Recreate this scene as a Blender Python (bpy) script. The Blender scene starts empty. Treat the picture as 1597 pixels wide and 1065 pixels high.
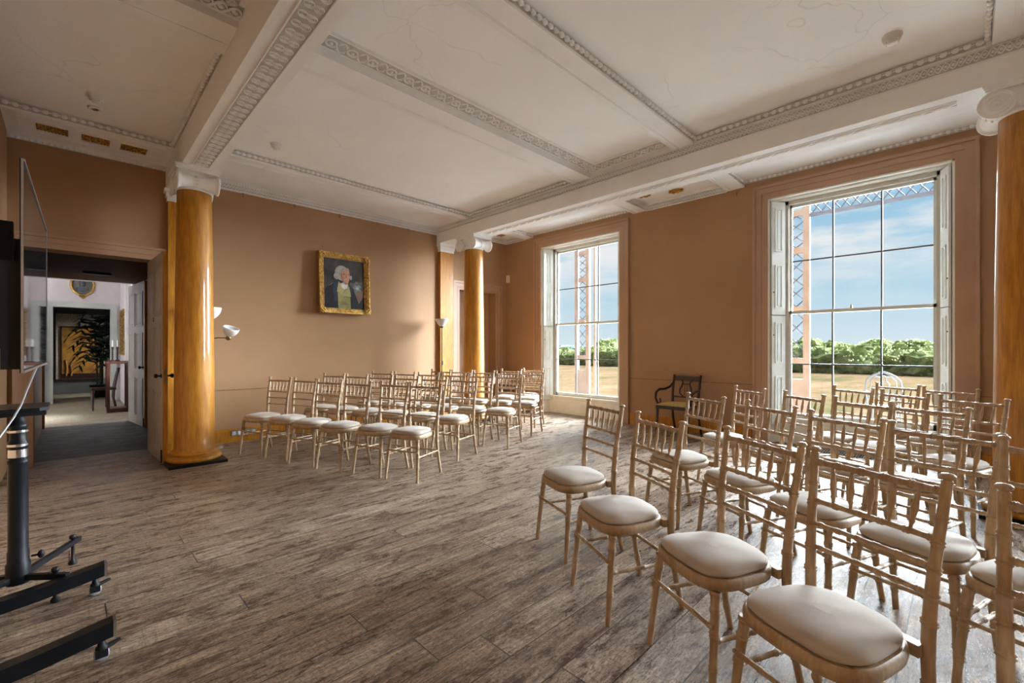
import bpy, math, random
from math import sin, cos, pi, radians, atan2, sqrt, hypot
from mathutils import Vector, Matrix, noise as mnoise

random.seed(7)
SC = bpy.context.scene
COL = SC.collection

# ------------------------------------------------------------------ camera
cam_data = bpy.data.cameras.new('camera')
cam = bpy.data.objects.new('camera', cam_data)
COL.objects.link(cam)
cam.location = (0, 0, 1.28)
cam.rotation_euler = (radians(90), 0, radians(-44.6))
cam_data.sensor_width = 36.0
cam_data.lens = 36.0 * 697.5 / 1597.0
cam_data.shift_y = 11.5 / 1597.0
cam_data.clip_start = 0.05
cam_data.clip_end = 2000
SC.camera = cam

# ------------------------------------------------------------------ exposure
SC.view_settings.view_transform = 'Standard'
SC.view_settings.look = 'None'
SC.view_settings.gamma = 1
SC.view_settings.use_curve_mapping = False
SC.view_settings.exposure = 0.12
SC.cycles.diffuse_bounces = 8
SC.cycles.max_bounces = 14

# ------------------------------------------------------------------ sky
world = bpy.data.worlds.new('sky')
SC.world = world
world.use_nodes = True
wn, wl = world.node_tree.nodes, world.node_tree.links
wn.clear()


def wnode(t, **kw):
    n = wn.new(t)
    for k, v in kw.items():
        setattr(n, k, v)
    return n


w_out = wnode('ShaderNodeOutputWorld')
w_bg = wnode('ShaderNodeBackground')
w_tc = wnode('ShaderNodeTexCoord')
w_sep = wnode('ShaderNodeSeparateXYZ')
w_map = wnode('ShaderNodeMapping')
w_map.inputs['Scale'].default_value = (2.2, 2.2, 9.0)
w_noise = wnode('ShaderNodeTexNoise')
w_noise.inputs['Scale'].default_value = 1.9
w_noise.inputs['Detail'].default_value = 9
w_noise.inputs['Roughness'].default_value = 0.58
w_cr = wnode('ShaderNodeValToRGB')
w_cr.color_ramp.elements[0].position = 0.44
w_cr.color_ramp.elements[1].position = 0.60
w_grad = wnode('ShaderNodeValToRGB')
g = w_grad.color_ramp
g.elements[0].position = 0.0
g.elements[0].color = (0.74, 0.84, 0.90, 1)
g.elements[1].position = 0.30
g.elements[1].color = (0.30, 0.55, 0.76, 1)
e = g.elements.new(0.10)
e.color = (0.50, 0.72, 0.86, 1)
w_low = wnode('ShaderNodeMapRange')
w_low.inputs['From Min'].default_value = 0.05
w_low.inputs['From Max'].default_value = 0.2
w_mul = wnode('ShaderNodeMath', operation='MULTIPLY')
w_mix = wnode('ShaderNodeMix', data_type='RGBA')
w_mix.inputs[7].default_value = (0.86, 0.88, 0.90, 1)
wl.new(w_tc.outputs['Generated'], w_sep.inputs[0])
wl.new(w_tc.outputs['Generated'], w_map.inputs[0])
wl.new(w_map.outputs[0], w_noise.inputs['Vector'])
wl.new(w_noise.outputs['Fac'], w_cr.inputs[0])
wl.new(w_sep.outputs['Z'], w_grad.inputs[0])
wl.new(w_sep.outputs['Z'], w_low.inputs['Value'])
wl.new(w_cr.outputs[0], w_mul.inputs[0])
wl.new(w_low.outputs[0], w_mul.inputs[1])
wl.new(w_mul.outputs[0], w_mix.inputs[0])
wl.new(w_grad.outputs[0], w_mix.inputs[6])
wl.new(w_mix.outputs[2], w_bg.inputs['Color'])
w_bg.inputs['Strength'].default_value = 0.94
wl.new(w_bg.outputs[0], w_out.inputs[0])

# ------------------------------------------------------------------ sun (hazy, so a very wide soft disc)
sun_data = bpy.data.lights.new('sun', 'SUN')
sun_data.energy = 100.0
sun_data.angle = radians(70)
sun_data.color = (0.83, 0.925, 1.0)
sun = bpy.data.objects.new('sun', sun_data)
COL.objects.link(sun)
SUN_EL, SUN_AZ = radians(19), radians(20)
_d = Vector((-cos(SUN_EL) * cos(SUN_AZ), cos(SUN_EL) * sin(SUN_AZ), -sin(SUN_EL)))
sun.rotation_euler = _d.to_track_quat('-Z', 'Y').to_euler()


# =================================================================== helpers
class MB:
    """collects geometry for one mesh object"""

    def __init__(self):
        self.v = []
        self.f = []
        self.m = []
        self.cur = 0
        self.smooth = []

    def add(self, vs, fs, smooth=False):
        o = len(self.v)
        self.v += [tuple(p) for p in vs]
        for f in fs:
            self.f.append(tuple(i + o for i in f))
            self.m.append(self.cur)
            self.smooth.append(smooth)

    def box(self, x0, x1, y0, y1, z0, z1):
        self.obox((x0, y0, z0), (x1 - x0, 0, 0), (0, y1 - y0, 0), (0, 0, z1 - z0))

    def obox(self, o, a, b, c):
        o, a, b, c = Vector(o), Vector(a), Vector(b), Vector(c)
        vs = [o, o + a, o + a + b, o + b, o + c, o + a + c, o + a + b + c, o + b + c]
        fs = [(0, 3, 2, 1), (4, 5, 6, 7), (0, 1, 5, 4), (1, 2, 6, 5), (2, 3, 7, 6), (3, 0, 4, 7)]
        if a.cross(b).dot(c) < 0:
            fs = [tuple(reversed(f)) for f in fs]
        self.add(vs, fs)

    def tube(self, pts, r, seg=8, closed=False, caps=True, flat=1.0, up=None, smooth=True):
        """r: number or list"""
        pts = [Vector(p) for p in pts]
        n = len(pts)
        rs = r if isinstance(r, (list, tuple)) else [r] * n
        vs = []
        pu = None
        for i, p in enumerate(pts):
            if closed:
                t = pts[(i + 1) % n] - pts[i - 1]
            else:
                t = pts[min(i + 1, n - 1)] - pts[max(i - 1, 0)]
            if t.length < 1e-9:
                t = Vector((0, 0, 1))
            t.normalize()
            if up is not None:
                u = Vector(up) - t * t.dot(Vector(up))
            elif pu is None:
                u = Vector((0, 0, 1)) if abs(t.z) < 0.9 else Vector((1, 0, 0))
                u = u - t * t.dot(u)
            else:
                u = pu - t * t.dot(pu)
            if u.length < 1e-6:
                u = t.orthogonal()
            u.normalize()
            pu = u
            w = t.cross(u)
            for k in range(seg):
                a = 2 * pi * k / seg
                vs.append(p + (u * cos(a) * flat + w * sin(a)) * rs[i])
        fs = []
        m = n if closed else n - 1
        for i in range(m):
            j = (i + 1) % n
            for k in range(seg):
                l = (k + 1) % seg
                fs.append((i * seg + k, i * seg + l, j * seg + l, j * seg + k))
        self.add(vs, fs, smooth)
        if caps and not closed:
            self.add(vs[:seg], [tuple(reversed(range(seg)))])
            self.add(vs[-seg:], [tuple(range(seg))])

    def lathe(self, prof, seg=16, o=(0, 0, 0), axis=(0, 0, 1), smooth=True):
        """prof list of (r, h) along axis"""
        o = Vector(o)
        ax = Vector(axis).normalized()
        u = ax.orthogonal().normalized() if abs(ax.z) < 0.999 else Vector((1, 0, 0))
        w = ax.cross(u)
        vs = []
        for (r, h) in prof:
            for k in range(seg):
                a = 2 * pi * k / seg
                vs.append(o + ax * h + (u * cos(a) + w * sin(a)) * r)
        fs = []
        for i in range(len(prof) - 1):
            for k in range(seg):
                l = (k + 1) % seg
                fs.append((i * seg + k, i * seg + l, (i + 1) * seg + l, (i + 1) * seg + k))
        self.add(vs, fs, smooth)
        self.add(vs[:seg], [tuple(reversed(range(seg)))])
        self.add(vs[-seg:], [tuple(range(seg))])

    def ball(self, c, rx, ry=None, rz=None, seg=8, ring=5):
        ry = rx if ry is None else ry
        rz = rx if rz is None else rz
        c = Vector(c)
        vs = [c + Vector((0, 0, -rz))]
        for i in range(1, ring):
            a = -pi / 2 + pi * i / ring
            for k in range(seg):
                b = 2 * pi * k / seg
                vs.append(c + Vector((rx * cos(a) * cos(b), ry * cos(a) * sin(b), rz * sin(a))))
        vs.append(c + Vector((0, 0, rz)))
        fs = []
        for k in range(seg):
            l = (k + 1) % seg
            fs.append((0, 1 + l, 1 + k))
            for i in range(ring - 2):
                fs.append((1 + i * seg + k, 1 + i * seg + l, 1 + (i + 1) * seg + l, 1 + (i + 1) * seg + k))
            b = 1 + (ring - 2) * seg
            fs.append((b + k, b + l, len(vs) - 1))
        self.add(vs, fs, True)

    def prism(self, poly, z0, z1, M=None, smooth=False):
        """poly: list of (x,y); extruded in z; optional matrix"""
        n = len(poly)
        vs = [Vector((x, y, z0)) for x, y in poly] + [Vector((x, y, z1)) for x, y in poly]
        if M is not None:
            vs = [M @ p for p in vs]
        self.add(vs, [tuple(reversed(range(n))), tuple(range(n, 2 * n))])
        self.add(vs, [(i, (i + 1) % n, n + (i + 1) % n, n + i) for i in range(n)], smooth)

    def build(self, name, mat, parent=None):
        me = bpy.data.meshes.new(name)
        me.from_pydata(self.v, [], self.f)
        mats = mat if isinstance(mat, (list, tuple)) else [mat]
        for m in mats:
            me.materials.append(m)
        me.polygons.foreach_set('material_index', self.m)
        me.polygons.foreach_set('use_smooth', self.smooth)
        me.validate()
        me.update()
        o = bpy.data.objects.new(name, me)
        COL.objects.link(o)
        if parent is not None:
            o.parent = parent
        return o


def tag(o, label=None, cat=None, group=None, kind=None):
    if label:
        o['label'] = label
    if cat:
        o['category'] = cat
    if group:
        o['group'] = group
    if kind:
        o['kind'] = kind
    return o


def struct(o, label=None):
    return tag(o, label=label, kind='structure')


def empty(name, loc=(0, 0, 0), rz=0.0):
    o = bpy.data.objects.new(name, None)
    o.empty_display_size = 0.1
    COL.objects.link(o)
    o.location = loc
    o.rotation_euler = (0, 0, rz)
    return o


def copy_tree(o, parent=None):
    c = o.copy()
    COL.objects.link(c)
    c.parent = parent
    for ch in list(o.children):
        copy_tree(ch, c)
    return c


# ------------------------------------------------------------------ materials
def new_mat(name):
    m = bpy.data.materials.new(name)
    m.use_nodes = True
    nt = m.node_tree
    nt.nodes.clear()
    out = nt.nodes.new('ShaderNodeOutputMaterial')
    b = nt.nodes.new('ShaderNodeBsdfPrincipled')
    nt.links.new(b.outputs[0], out.inputs[0])
    return m, nt, b


def ramp(nt, stops, src):
    r = nt.nodes.new('ShaderNodeValToRGB')
    el = r.color_ramp.elements
    el[0].position, el[0].color = stops[0][0], (*stops[0][1], 1)
    el[1].position, el[1].color = stops[-1][0], (*stops[-1][1], 1)
    for p, c in stops[1:-1]:
        x = el.new(p)
        x.color = (*c, 1)
    nt.links.new(src, r.inputs[0])
    return r.outputs[0]


def tex(nt, scale=(1, 1, 1), nscale=5.0, detail=4.0, rough=0.5, coord='Object', dist=0.0):
    tc = nt.nodes.new('ShaderNodeTexCoord')
    mp = nt.nodes.new('ShaderNodeMapping')
    mp.inputs['Scale'].default_value = scale
    n = nt.nodes.new('ShaderNodeTexNoise')
    n.inputs['Scale'].default_value = nscale
    n.inputs['Detail'].default_value = detail
    n.inputs['Roughness'].default_value = rough
    n.inputs['Distortion'].default_value = dist
    nt.links.new(tc.outputs[coord], mp.inputs[0])
    nt.links.new(mp.outputs[0], n.inputs['Vector'])
    return n.outputs['Fac']


def mixc(nt, fac, a, b, mode='MIX'):
    x = nt.nodes.new('ShaderNodeMix')
    x.data_type = 'RGBA'
    x.blend_type = mode
    for inp, val in ((x.inputs[0], fac), (x.inputs[6], a), (x.inputs[7], b)):
        if isinstance(val, (int, float)):
            inp.default_value = val
        elif isinstance(val, (tuple, list)):
            inp.default_value = (*val, 1)
        else:
            nt.links.new(val, inp)
    return x.outputs[2]


def bump(nt, b, h, strength=0.3, dist=0.01):
    n = nt.nodes.new('ShaderNodeBump')
    n.inputs['Strength'].default_value = strength
    n.inputs['Distance'].default_value = dist
    nt.links.new(h, n.inputs['Height'])
    nt.links.new(n.outputs[0], b.inputs['Normal'])
    return n


def mottled(name, c1, c2, nscale=4.0, rough=0.6, scale=(1, 1, 1), bumpk=0.0, bscale=60.0, metal=0.0, coat=0.0, detail=5.0,
            spec=0.5, lo=0.35, hi=0.65, bdist=0.01):
    m, nt, b = new_mat(name)
    n = tex(nt, scale, nscale, detail, 0.55)
    c = ramp(nt, [(lo, c1), (hi, c2)], n)
    nt.links.new(c, b.inputs['Base Color'])
    b.inputs['Roughness'].default_value = rough
    b.inputs['Metallic'].default_value = metal
    b.inputs['Coat Weight'].default_value = coat
    b.inputs['Coat Roughness'].default_value = 0.12
    b.inputs['Specular IOR Level'].default_value = spec
    if bumpk:
        h = tex(nt, scale, bscale, 3.0, 0.5)
        bump(nt, b, h, bumpk, bdist)
    return m


M = {}
M['wall'] = mottled('wall_paint', (0.335, 0.188, 0.092), (0.372, 0.215, 0.111), 1.1, 0.75, bumpk=0.12, bscale=110, bdist=0.004)
M['arch'] = mottled('architrave_paint', (0.37, 0.218, 0.13), (0.415, 0.25, 0.152), 2.0, 0.5)
M['brown'] = mottled('brown_grained_door_paint', (0.16, 0.075, 0.030), (0.24, 0.12, 0.05), 3.0, 0.45, scale=(8, 8, 1))
M['plaster'] = mottled('white_plaster', (0.82, 0.82, 0.815), (0.87, 0.87, 0.865), 2.2, 0.8, bumpk=0.2, bscale=35)
M['grime_shade'] = mottled('grimy_shaded_recess_plaster', (0.47, 0.45, 0.42), (0.60, 0.58, 0.55), 12.0, 0.85)  # age grime plus recess shade, mixed into one darker colour
M['white'] = mottled('white_gloss_paint', (0.72, 0.70, 0.64), (0.80, 0.79, 0.74), 5, 0.4)
M['shutter'] = mottled('shutter_paint', (0.62, 0.64, 0.60), (0.72, 0.73, 0.69), 5, 0.4)
M['bar'] = mottled('backlit_white_sash_paint', (0.11, 0.12, 0.135), (0.14, 0.15, 0.165), 5, 0.5)  # bars are white; their backlit shade is put into this dark colour
M['doorcream'] = mottled('cream_door_paint', (0.36, 0.32, 0.27), (0.43, 0.38, 0.32), 4, 0.5)
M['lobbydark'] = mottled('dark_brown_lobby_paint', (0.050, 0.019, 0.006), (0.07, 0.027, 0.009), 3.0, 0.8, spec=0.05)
M['black'] = mottled('black_metal', (0.005, 0.006, 0.008), (0.009, 0.010, 0.013), 9, 0.38, spec=0.18)
M['blackplastic'] = mottled('black_plastic', (0.005, 0.005, 0.006), (0.009, 0.009, 0.010), 9, 0.55, spec=0.25)
M['chrome'] = mottled('chrome', (0.7, 0.7, 0.72), (0.8, 0.8, 0.82), 9, 0.18, metal=1)
M['steel'] = mottled('brushed_steel', (0.42, 0.42, 0.43), (0.5, 0.5, 0.5), 9, 0.35, metal=1)
M['tyre'] = mottled('grey_rubber', (0.25, 0.26, 0.28), (0.32, 0.33, 0.35), 9, 0.6)
M['gold'] = mottled('gilt', (0.30, 0.16, 0.04), (0.72, 0.47, 0.14), 26, 0.32, metal=0.85, bumpk=0.5, bscale=60)
M['goldleaf'] = mottled('gilt_grille', (0.16, 0.07, 0.01), (0.85, 0.50, 0.08), 40, 0.35, metal=0.7, bumpk=0.7, bscale=70)
M['brass'] = mottled('aged_brass', (0.20, 0.14, 0.06), (0.32, 0.23, 0.1), 20, 0.35, metal=1)
M['darkwood'] = mottled('dark_mahogany', (0.016, 0.006, 0.005), (0.045, 0.014, 0.010), 6, 0.3, scale=(1, 1, 5))
M['redwood'] = mottled('red_mahogany', (0.022, 0.006, 0.004), (0.05, 0.014, 0.008), 6, 0.3, scale=(4, 4, 1))
M['tablewood'] = mottled('walnut', (0.20, 0.09, 0.045), (0.30, 0.15, 0.08), 6, 0.35, scale=(1, 6, 1))
M['rush'] = mottled('woven_rush', (0.38, 0.26, 0.07), (0.60, 0.46, 0.18), 40, 0.8, scale=(1, 5, 1), bumpk=0.6, bscale=80)
M['shade'] = mottled('frosted_glass_shade', (0.72, 0.72, 0.70), (0.78, 0.78, 0.76), 5, 0.35)
M['plastic'] = mottled('white_plastic', (0.74, 0.73, 0.68), (0.78, 0.77, 0.73), 5, 0.4)
M['cream_plastic'] = mottled('cream_plastic', (0.70, 0.62, 0.44), (0.75, 0.67, 0.5), 5, 0.4)
M['cable'] = mottled('grey_cable_sheath', (0.45, 0.50, 0.54), (0.5, 0.55, 0.6), 5, 0.4)
M['hallwall'] = mottled('hall_wall', (0.56, 0.50, 0.49), (0.62, 0.56, 0.55), 3, 0.75)
M['halltrim'] = mottled('hall_trim', (0.44, 0.46, 0.42), (0.50, 0.52, 0.47), 3, 0.5)
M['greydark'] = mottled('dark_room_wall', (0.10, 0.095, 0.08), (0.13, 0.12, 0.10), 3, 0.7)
M['paletan'] = mottled('patterned_panel', (0.28, 0.20, 0.13), (0.50, 0.40, 0.3), 30, 0.7)
M['amber'] = mottled('amber_lacquer_panel', (0.20, 0.065, 0.006), (0.42, 0.19, 0.025), 6, 0.45)
M['verandah'] = mottled('verandah_paint', (0.115, 0.082, 0.062), (0.15, 0.112, 0.088), 4, 0.6)
M['render'] = mottled('pink_render', (0.20, 0.13, 0.10), (0.25, 0.17, 0.135), 4, 0.8)
M['ironpale'] = mottled('pale_painted_iron', (0.06, 0.072, 0.085), (0.08, 0.09, 0.10), 12, 0.5)
M['trellis'] = mottled('trellis_iron', (0.03, 0.035, 0.055), (0.05, 0.055, 0.075), 8, 0.5)
M['leaf'] = mottled('palm_leaf', (0.004, 0.012, 0.006), (0.009, 0.028, 0.012), 8, 0.4)
M['hedge'] = mottled('hedge_leaf', (0.035, 0.075, 0.018), (0.14, 0.20, 0.06), 1.4, 0.8, lo=0.4, hi=0.62, detail=9)
def mat_hedge():
    m, nt, b = new_mat('hedge_leaves')
    out = [n for n in nt.nodes if n.type == 'OUTPUT_MATERIAL'][0]
    n1 = tex(nt, (1, 1, 1), 1.6, 10, 0.75)
    c = ramp(nt, [(0.36, (0.11, 0.145, 0.065)), (0.50, (0.25, 0.29, 0.13)), (0.64, (0.46, 0.46, 0.23))], n1)
    nt.links.new(c, b.inputs['Base Color'])
    b.inputs['Roughness'].default_value = 0.9
    b.inputs['Specular IOR Level'].default_value = 0.0
    tl = nt.nodes.new('ShaderNodeBsdfTranslucent')
    nt.links.new(c, tl.inputs[0])
    mx = nt.nodes.new('ShaderNodeMixShader')
    mx.inputs[0].default_value = 0.5
    nt.links.new(b.outputs[0], mx.inputs[1])
    nt.links.new(tl.outputs[0], mx.inputs[2])
    nt.links.new(mx.outputs[0], out.inputs[0])
    return m


M['hedge'] = mat_hedge()
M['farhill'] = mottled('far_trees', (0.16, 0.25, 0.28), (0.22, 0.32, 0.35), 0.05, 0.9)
M['gravel'] = mottled('gravel', (0.72, 0.72, 0.72), (0.82, 0.82, 0.82), 20, 0.9)  # whitened so the terrace bounces light up to the ceiling
M['stone'] = mottled('pale_stone', (0.50, 0.47, 0.41), (0.60, 0.57, 0.5), 6, 0.7)
M['curtain'] = mottled('sheer_curtain', (0.55, 0.58, 0.56), (0.65, 0.68, 0.66), 6, 0.8, scale=(20, 20, 1))


def mat_grained():
    """orange wood-grained varnished paint on columns, pilasters and skirting"""
    m, nt, b = new_mat('orange_grained_varnish')
    f1 = tex(nt, (9, 9, 1.2), 3.0, 6, 0.6)
    f2 = tex(nt, (55, 55, 2.5), 2.5, 4, 0.6)
    a = ramp(nt, [(0.25, (0.30, 0.110, 0.006)), (0.5, (0.45, 0.185, 0.010)), (0.75, (0.57, 0.265, 0.018))], f1)
    bb = ramp(nt, [(0.3, (0.62, 0.5, 0.4)), (0.6, (1, 1, 1))], f2)
    c = mixc(nt, 0.55, a, bb, 'MULTIPLY')
    nt.links.new(c, b.inputs['Base Color'])
    b.inputs['Roughness'].default_value = 0.5
    b.inputs['Specular IOR Level'].default_value = 0.35
    b.inputs['Coat Weight'].default_value = 0.4
    b.inputs['Coat Roughness'].default_value = 0.07
    bump(nt, b, f2, 0.08, 0.003)
    return m


M['grained'] = mat_grained()


def mat_chair():
    m, nt, b = new_mat('limewashed_beech')
    f1 = tex(nt, (30, 30, 2.2), 2.5, 6, 0.65)
    f2 = tex(nt, (1, 1, 1), 7, 4, 0.6)
    a = ramp(nt, [(0.28, (0.21, 0.122, 0.058)), (0.5, (0.34, 0.23, 0.132)), (0.72, (0.50, 0.40, 0.28))], f1)
    c = mixc(nt, 0.35, a, ramp(nt, [(0.35, (0.36, 0.2, 0.09)), (0.65, (0.60, 0.48, 0.32))], f2))
    nt.links.new(c, b.inputs['Base Color'])
    b.inputs['Roughness'].default_value = 0.42
    bump(nt, b, f1, 0.15, 0.002)
    return m


M['chair'] = mat_chair()


def mat_fabric():
    m, nt, b = new_mat('beige_seat_fabric')
    f1 = tex(nt, (1, 1, 1), 5, 4, 0.5)
    f2 = tex(nt, (60, 160, 60), 4, 2, 0.5)
    a = ramp(nt, [(0.35, (0.40, 0.335, 0.275)), (0.65, (0.46, 0.39, 0.325))], f1)
    nt.links.new(a, b.inputs['Base Color'])
    b.inputs['Roughness'].default_value = 0.85
    b.inputs['Sheen Weight'].default_value = 0.3
    bump(nt, b, f2, 0.3, 0.002)
    return m


M['fabric'] = mat_fabric()


def mat_ceiling():
    m, nt, b = new_mat('old_ceiling_plaster')
    f1 = tex(nt, (1, 1, 1), 1.3, 6, 0.6)
    f2 = tex(nt, (1, 1, 1), 30, 4, 0.6)
    a = ramp(nt, [(0.3, (0.85, 0.85, 0.845)), (0.7, (0.90, 0.90, 0.895))], f1)
    # hairline cracks
    tc = nt.nodes.new('ShaderNodeTexCoord')
    vo = nt.nodes.new('ShaderNodeTexVoronoi')
    vo.feature = 'DISTANCE_TO_EDGE'
    vo.inputs['Scale'].default_value = 1.6
    nz = nt.nodes.new('ShaderNodeTexNoise')
    nz.inputs['Scale'].default_value = 3
    mx = nt.nodes.new('ShaderNodeMix')
    mx.data_type = 'VECTOR'
    mx.inputs[0].default_value = 0.25
    nt.links.new(tc.outputs['Object'], nz.inputs['Vector'])
    nt.links.new(tc.outputs['Object'], mx.inputs[4])
    nt.links.new(nz.outputs['Color'], mx.inputs[5])
    nt.links.new(mx.outputs[1], vo.inputs['Vector'])
    cr = ramp(nt, [(0.0, (1, 1, 1)), (0.006, (0, 0, 0))], vo.outputs['Distance'])
    msk = ramp(nt, [(0.55, (0, 0, 0)), (0.62, (1, 1, 1))], tex(nt, (1, 1, 1), 0.9, 2, 0.5))
    k = mixc(nt, 1.0, cr, msk, 'MULTIPLY')
    kk = mixc(nt, 0.22, (0, 0, 0), k)
    c = mixc(nt, kk, a, (0.30, 0.25, 0.2))
    nt.links.new(c, b.inputs['Base Color'])
    b.inputs['Roughness'].default_value = 0.85
    bump(nt, b, f2, 0.25, 0.008)
    return m


M['ceiling'] = mat_ceiling()


def mat_floor(name, dark, mid, light, rough=0.38, wear=1.0):
    m, nt, b = new_mat(name)
    tc = nt.nodes.new('ShaderNodeTexCoord')
    br = nt.nodes.new('ShaderNodeTexBrick')
    br.offset = 0.0
    br.inputs['Scale'].default_value = 1.0
    br.inputs['Brick Width'].default_value = 3.1
    br.inputs['Row Height'].default_value = 0.19
    br.inputs['Mortar Size'].default_value = 0.0028
    br.inputs['Mortar Smooth'].default_value = 0.1
    br.inputs['Color1'].default_value = (0.0, 0, 0, 1)
    br.inputs['Color2'].default_value = (1, 1, 1, 1)
    br.inputs['Mortar'].default_value = (0.5, 0.5, 0.5, 1)
    sx = nt.nodes.new('ShaderNodeSeparateXYZ')
    nt.links.new(tc.outputs['Object'], sx.inputs[0])
    dv = nt.nodes.new('ShaderNodeMath')
    dv.operation = 'DIVIDE'
    dv.inputs[1].default_value = 0.19
    nt.links.new(sx.outputs['Y'], dv.inputs[0])
    fl = nt.nodes.new('ShaderNodeMath')
    fl.operation = 'FLOOR'
    nt.links.new(dv.outputs[0], fl.inputs[0])
    wnz = nt.nodes.new('ShaderNodeTexWhiteNoise')
    wnz.noise_dimensions = '1D'
    nt.links.new(fl.outputs[0], wnz.inputs['W'])
    ma = nt.nodes.new('ShaderNodeMath')
    ma.operation = 'MULTIPLY_ADD'
    ma.inputs[1].default_value = 3.1
    nt.links.new(wnz.outputs['Value'], ma.inputs[0])
    nt.links.new(sx.outputs['X'], ma.inputs[2])
    cx = nt.nodes.new('ShaderNodeCombineXYZ')
    nt.links.new(ma.outputs[0], cx.inputs['X'])
    nt.links.new(sx.outputs['Y'], cx.inputs['Y'])
    nt.links.new(cx.outputs[0], br.inputs['Vector'])
    # shift grain per board
    cmb = nt.nodes.new('ShaderNodeVectorMath')
    cmb.operation = 'MULTIPLY_ADD'
    cmb.inputs[1].default_value = (7.0, 5.0, 9.0)
    nt.links.new(br.outputs['Color'], cmb.inputs[0])
    nt.links.new(tc.outputs['Object'], cmb.inputs[2])

    def nz(scale, s, d, r, dist=0.0):
        mp = nt.nodes.new('ShaderNodeMapping')
        mp.inputs['Scale'].default_value = scale
        n = nt.nodes.new('ShaderNodeTexNoise')
        n.inputs['Scale'].default_value = s
        n.inputs['Detail'].default_value = d
        n.inputs['Roughness'].default_value = r
        n.inputs['Distortion'].default_value = dist
        nt.links.new(cmb.outputs[0], mp.inputs[0])
        nt.links.new(mp.outputs[0], n.inputs['Vector'])
        return n.outputs['Fac']
    grain = nz((2.2, 30, 1), 1.8, 9, 0.75)
    fine = nz((14, 130, 1), 2.0, 5, 0.75)
    patch = nz((2.0, 6.5, 1), 1.7, 12, 0.85, 0.15)
    saw = nz((70, 5, 1), 1.5, 4, 0.7)
    base = ramp(nt, [(0.36, dark), (0.48, mid), (0.62, light)], grain)
    tint = mixc(nt, 0.30, base, ramp(nt, [(0.0, (0.35, 0.24, 0.16)), (0.5, mid), (1.0, light)], br.outputs['Color']))
    f = ramp(nt, [(0.35, (0.45, 0.42, 0.40)), (0.55, (1, 1, 1))], fine)
    c = mixc(nt, 0.65, tint, f, 'MULTIPLY')
    sw = ramp(nt, [(0.36, (0.30, 0.25, 0.22)), (0.46, (1, 1, 1))], saw)
    c = mixc(nt, 0.5, c, sw, 'MULTIPLY')
    speck = nz((22, 60, 1), 2.2, 6, 0.8)
    sp = ramp(nt, [(0.43, (0.15, 0.11, 0.09)), (0.49, (1, 1, 1))], speck)
    c = mixc(nt, 0.8, c, sp, 'MULTIPLY')
    pm = ramp(nt, [(0.47, (0, 0, 0)), (0.56, (1, 1, 1))], patch)
    pk = mixc(nt, 1.0, pm, (0.78 * wear,) * 3, 'MULTIPLY')
    c = mixc(nt, pk, c, mixc(nt, 0.5, dark, (0.05, 0.035, 0.03)))
    c = mixc(nt, br.outputs['Fac'], c, (0.012, 0.009, 0.008))
    nt.links.new(c, b.inputs['Base Color'])
    rr = nt.nodes.new('ShaderNodeMapRange')
    rr.inputs['To Min'].default_value = rough + 0.16
    rr.inputs['To Max'].default_value = rough - 0.08
    nt.links.new(pm, rr.inputs['Value'])
    nt.links.new(rr.outputs[0], b.inputs['Roughness'])
    b.inputs['Specular IOR Level'].default_value = 0.6
    # height: boards gaps + grain
    hs = nt.nodes.new('ShaderNodeMath')
    hs.operation = 'MULTIPLY_ADD'
    hs.inputs[1].default_value = -2.5
    nt.links.new(br.outputs['Fac'], hs.inputs[0])
    ad = nt.nodes.new('ShaderNodeMath')
    ad.operation = 'ADD'
    nt.links.new(fine, ad.inputs[0])
    nt.links.new(grain, ad.inputs[1])
    nt.links.new(ad.outputs[0], hs.inputs[2])
    bump(nt, b, hs.outputs[0], 0.35, 0.004)
    return m


M['floor'] = mat_floor('worn_oak_boards', (0.088, 0.055, 0.039), (0.305, 0.22, 0.158), (0.68, 0.545, 0.415), 0.32)
M['lobbyfloor_shaded'] = mat_floor('shade_toned_lobby_boards', (0.020, 0.013, 0.010), (0.055, 0.035, 0.026), (0.10, 0.07, 0.052), 0.5)  # same boards as the room, with the lobby's shade put into the colour
M['hallfloor'] = mat_floor('pale_hall_boards', (0.22, 0.17, 0.11), (0.34, 0.27, 0.18), (0.46, 0.38, 0.27), 0.5, 0.25)


def mat_lawn():
    m, nt, b = new_mat('dry_lawn')
    f = tex(nt, (1, 3.0, 1), 0.10, 8, 0.65)
    f2 = tex(nt, (1, 1, 1), 3.0, 8, 0.7)
    a = ramp(nt, [(0.40, (0.058, 0.054, 0.026)), (0.50, (0.105, 0.072, 0.042)), (0.65, (0.125, 0.089, 0.056))], f)
    c = mixc(nt, 0.6, a, ramp(nt, [(0.35, (0.55, 0.5, 0.4)), (0.65, (1, 1, 1))], f2), 'MULTIPLY')
    nt.links.new(c, b.inputs['Base Color'])
    b.inputs['Roughness'].default_value = 1.0
    b.inputs['Specular IOR Level'].default_value = 0.0
    return m


M['lawn'] = mat_lawn()


def mat_glass():
    m = bpy.data.materials.new('window_glass')
    m.use_nodes = True
    nt = m.node_tree
    nt.nodes.clear()
    out = nt.nodes.new('ShaderNodeOutputMaterial')
    mx = nt.nodes.new('ShaderNodeMixShader')
    tr = nt.nodes.new('ShaderNodeBsdfTransparent')
    tr.inputs[0].default_value = (0.97, 0.98, 0.98, 1)
    gl = nt.nodes.new('ShaderNodeBsdfGlossy')
    gl.inputs['Roughness'].default_value = 0.02
    fr = nt.nodes.new('ShaderNodeFresnel')
    fr.inputs[0].default_value = 1.25
    nt.links.new(fr.outputs[0], mx.inputs[0])
    nt.links.new(tr.outputs[0], mx.inputs[1])
    nt.links.new(gl.outputs[0], mx.inputs[2])
    nt.links.new(mx.outputs[0], out.inputs[0])
    return m


M['glass'] = mat_glass()


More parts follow.
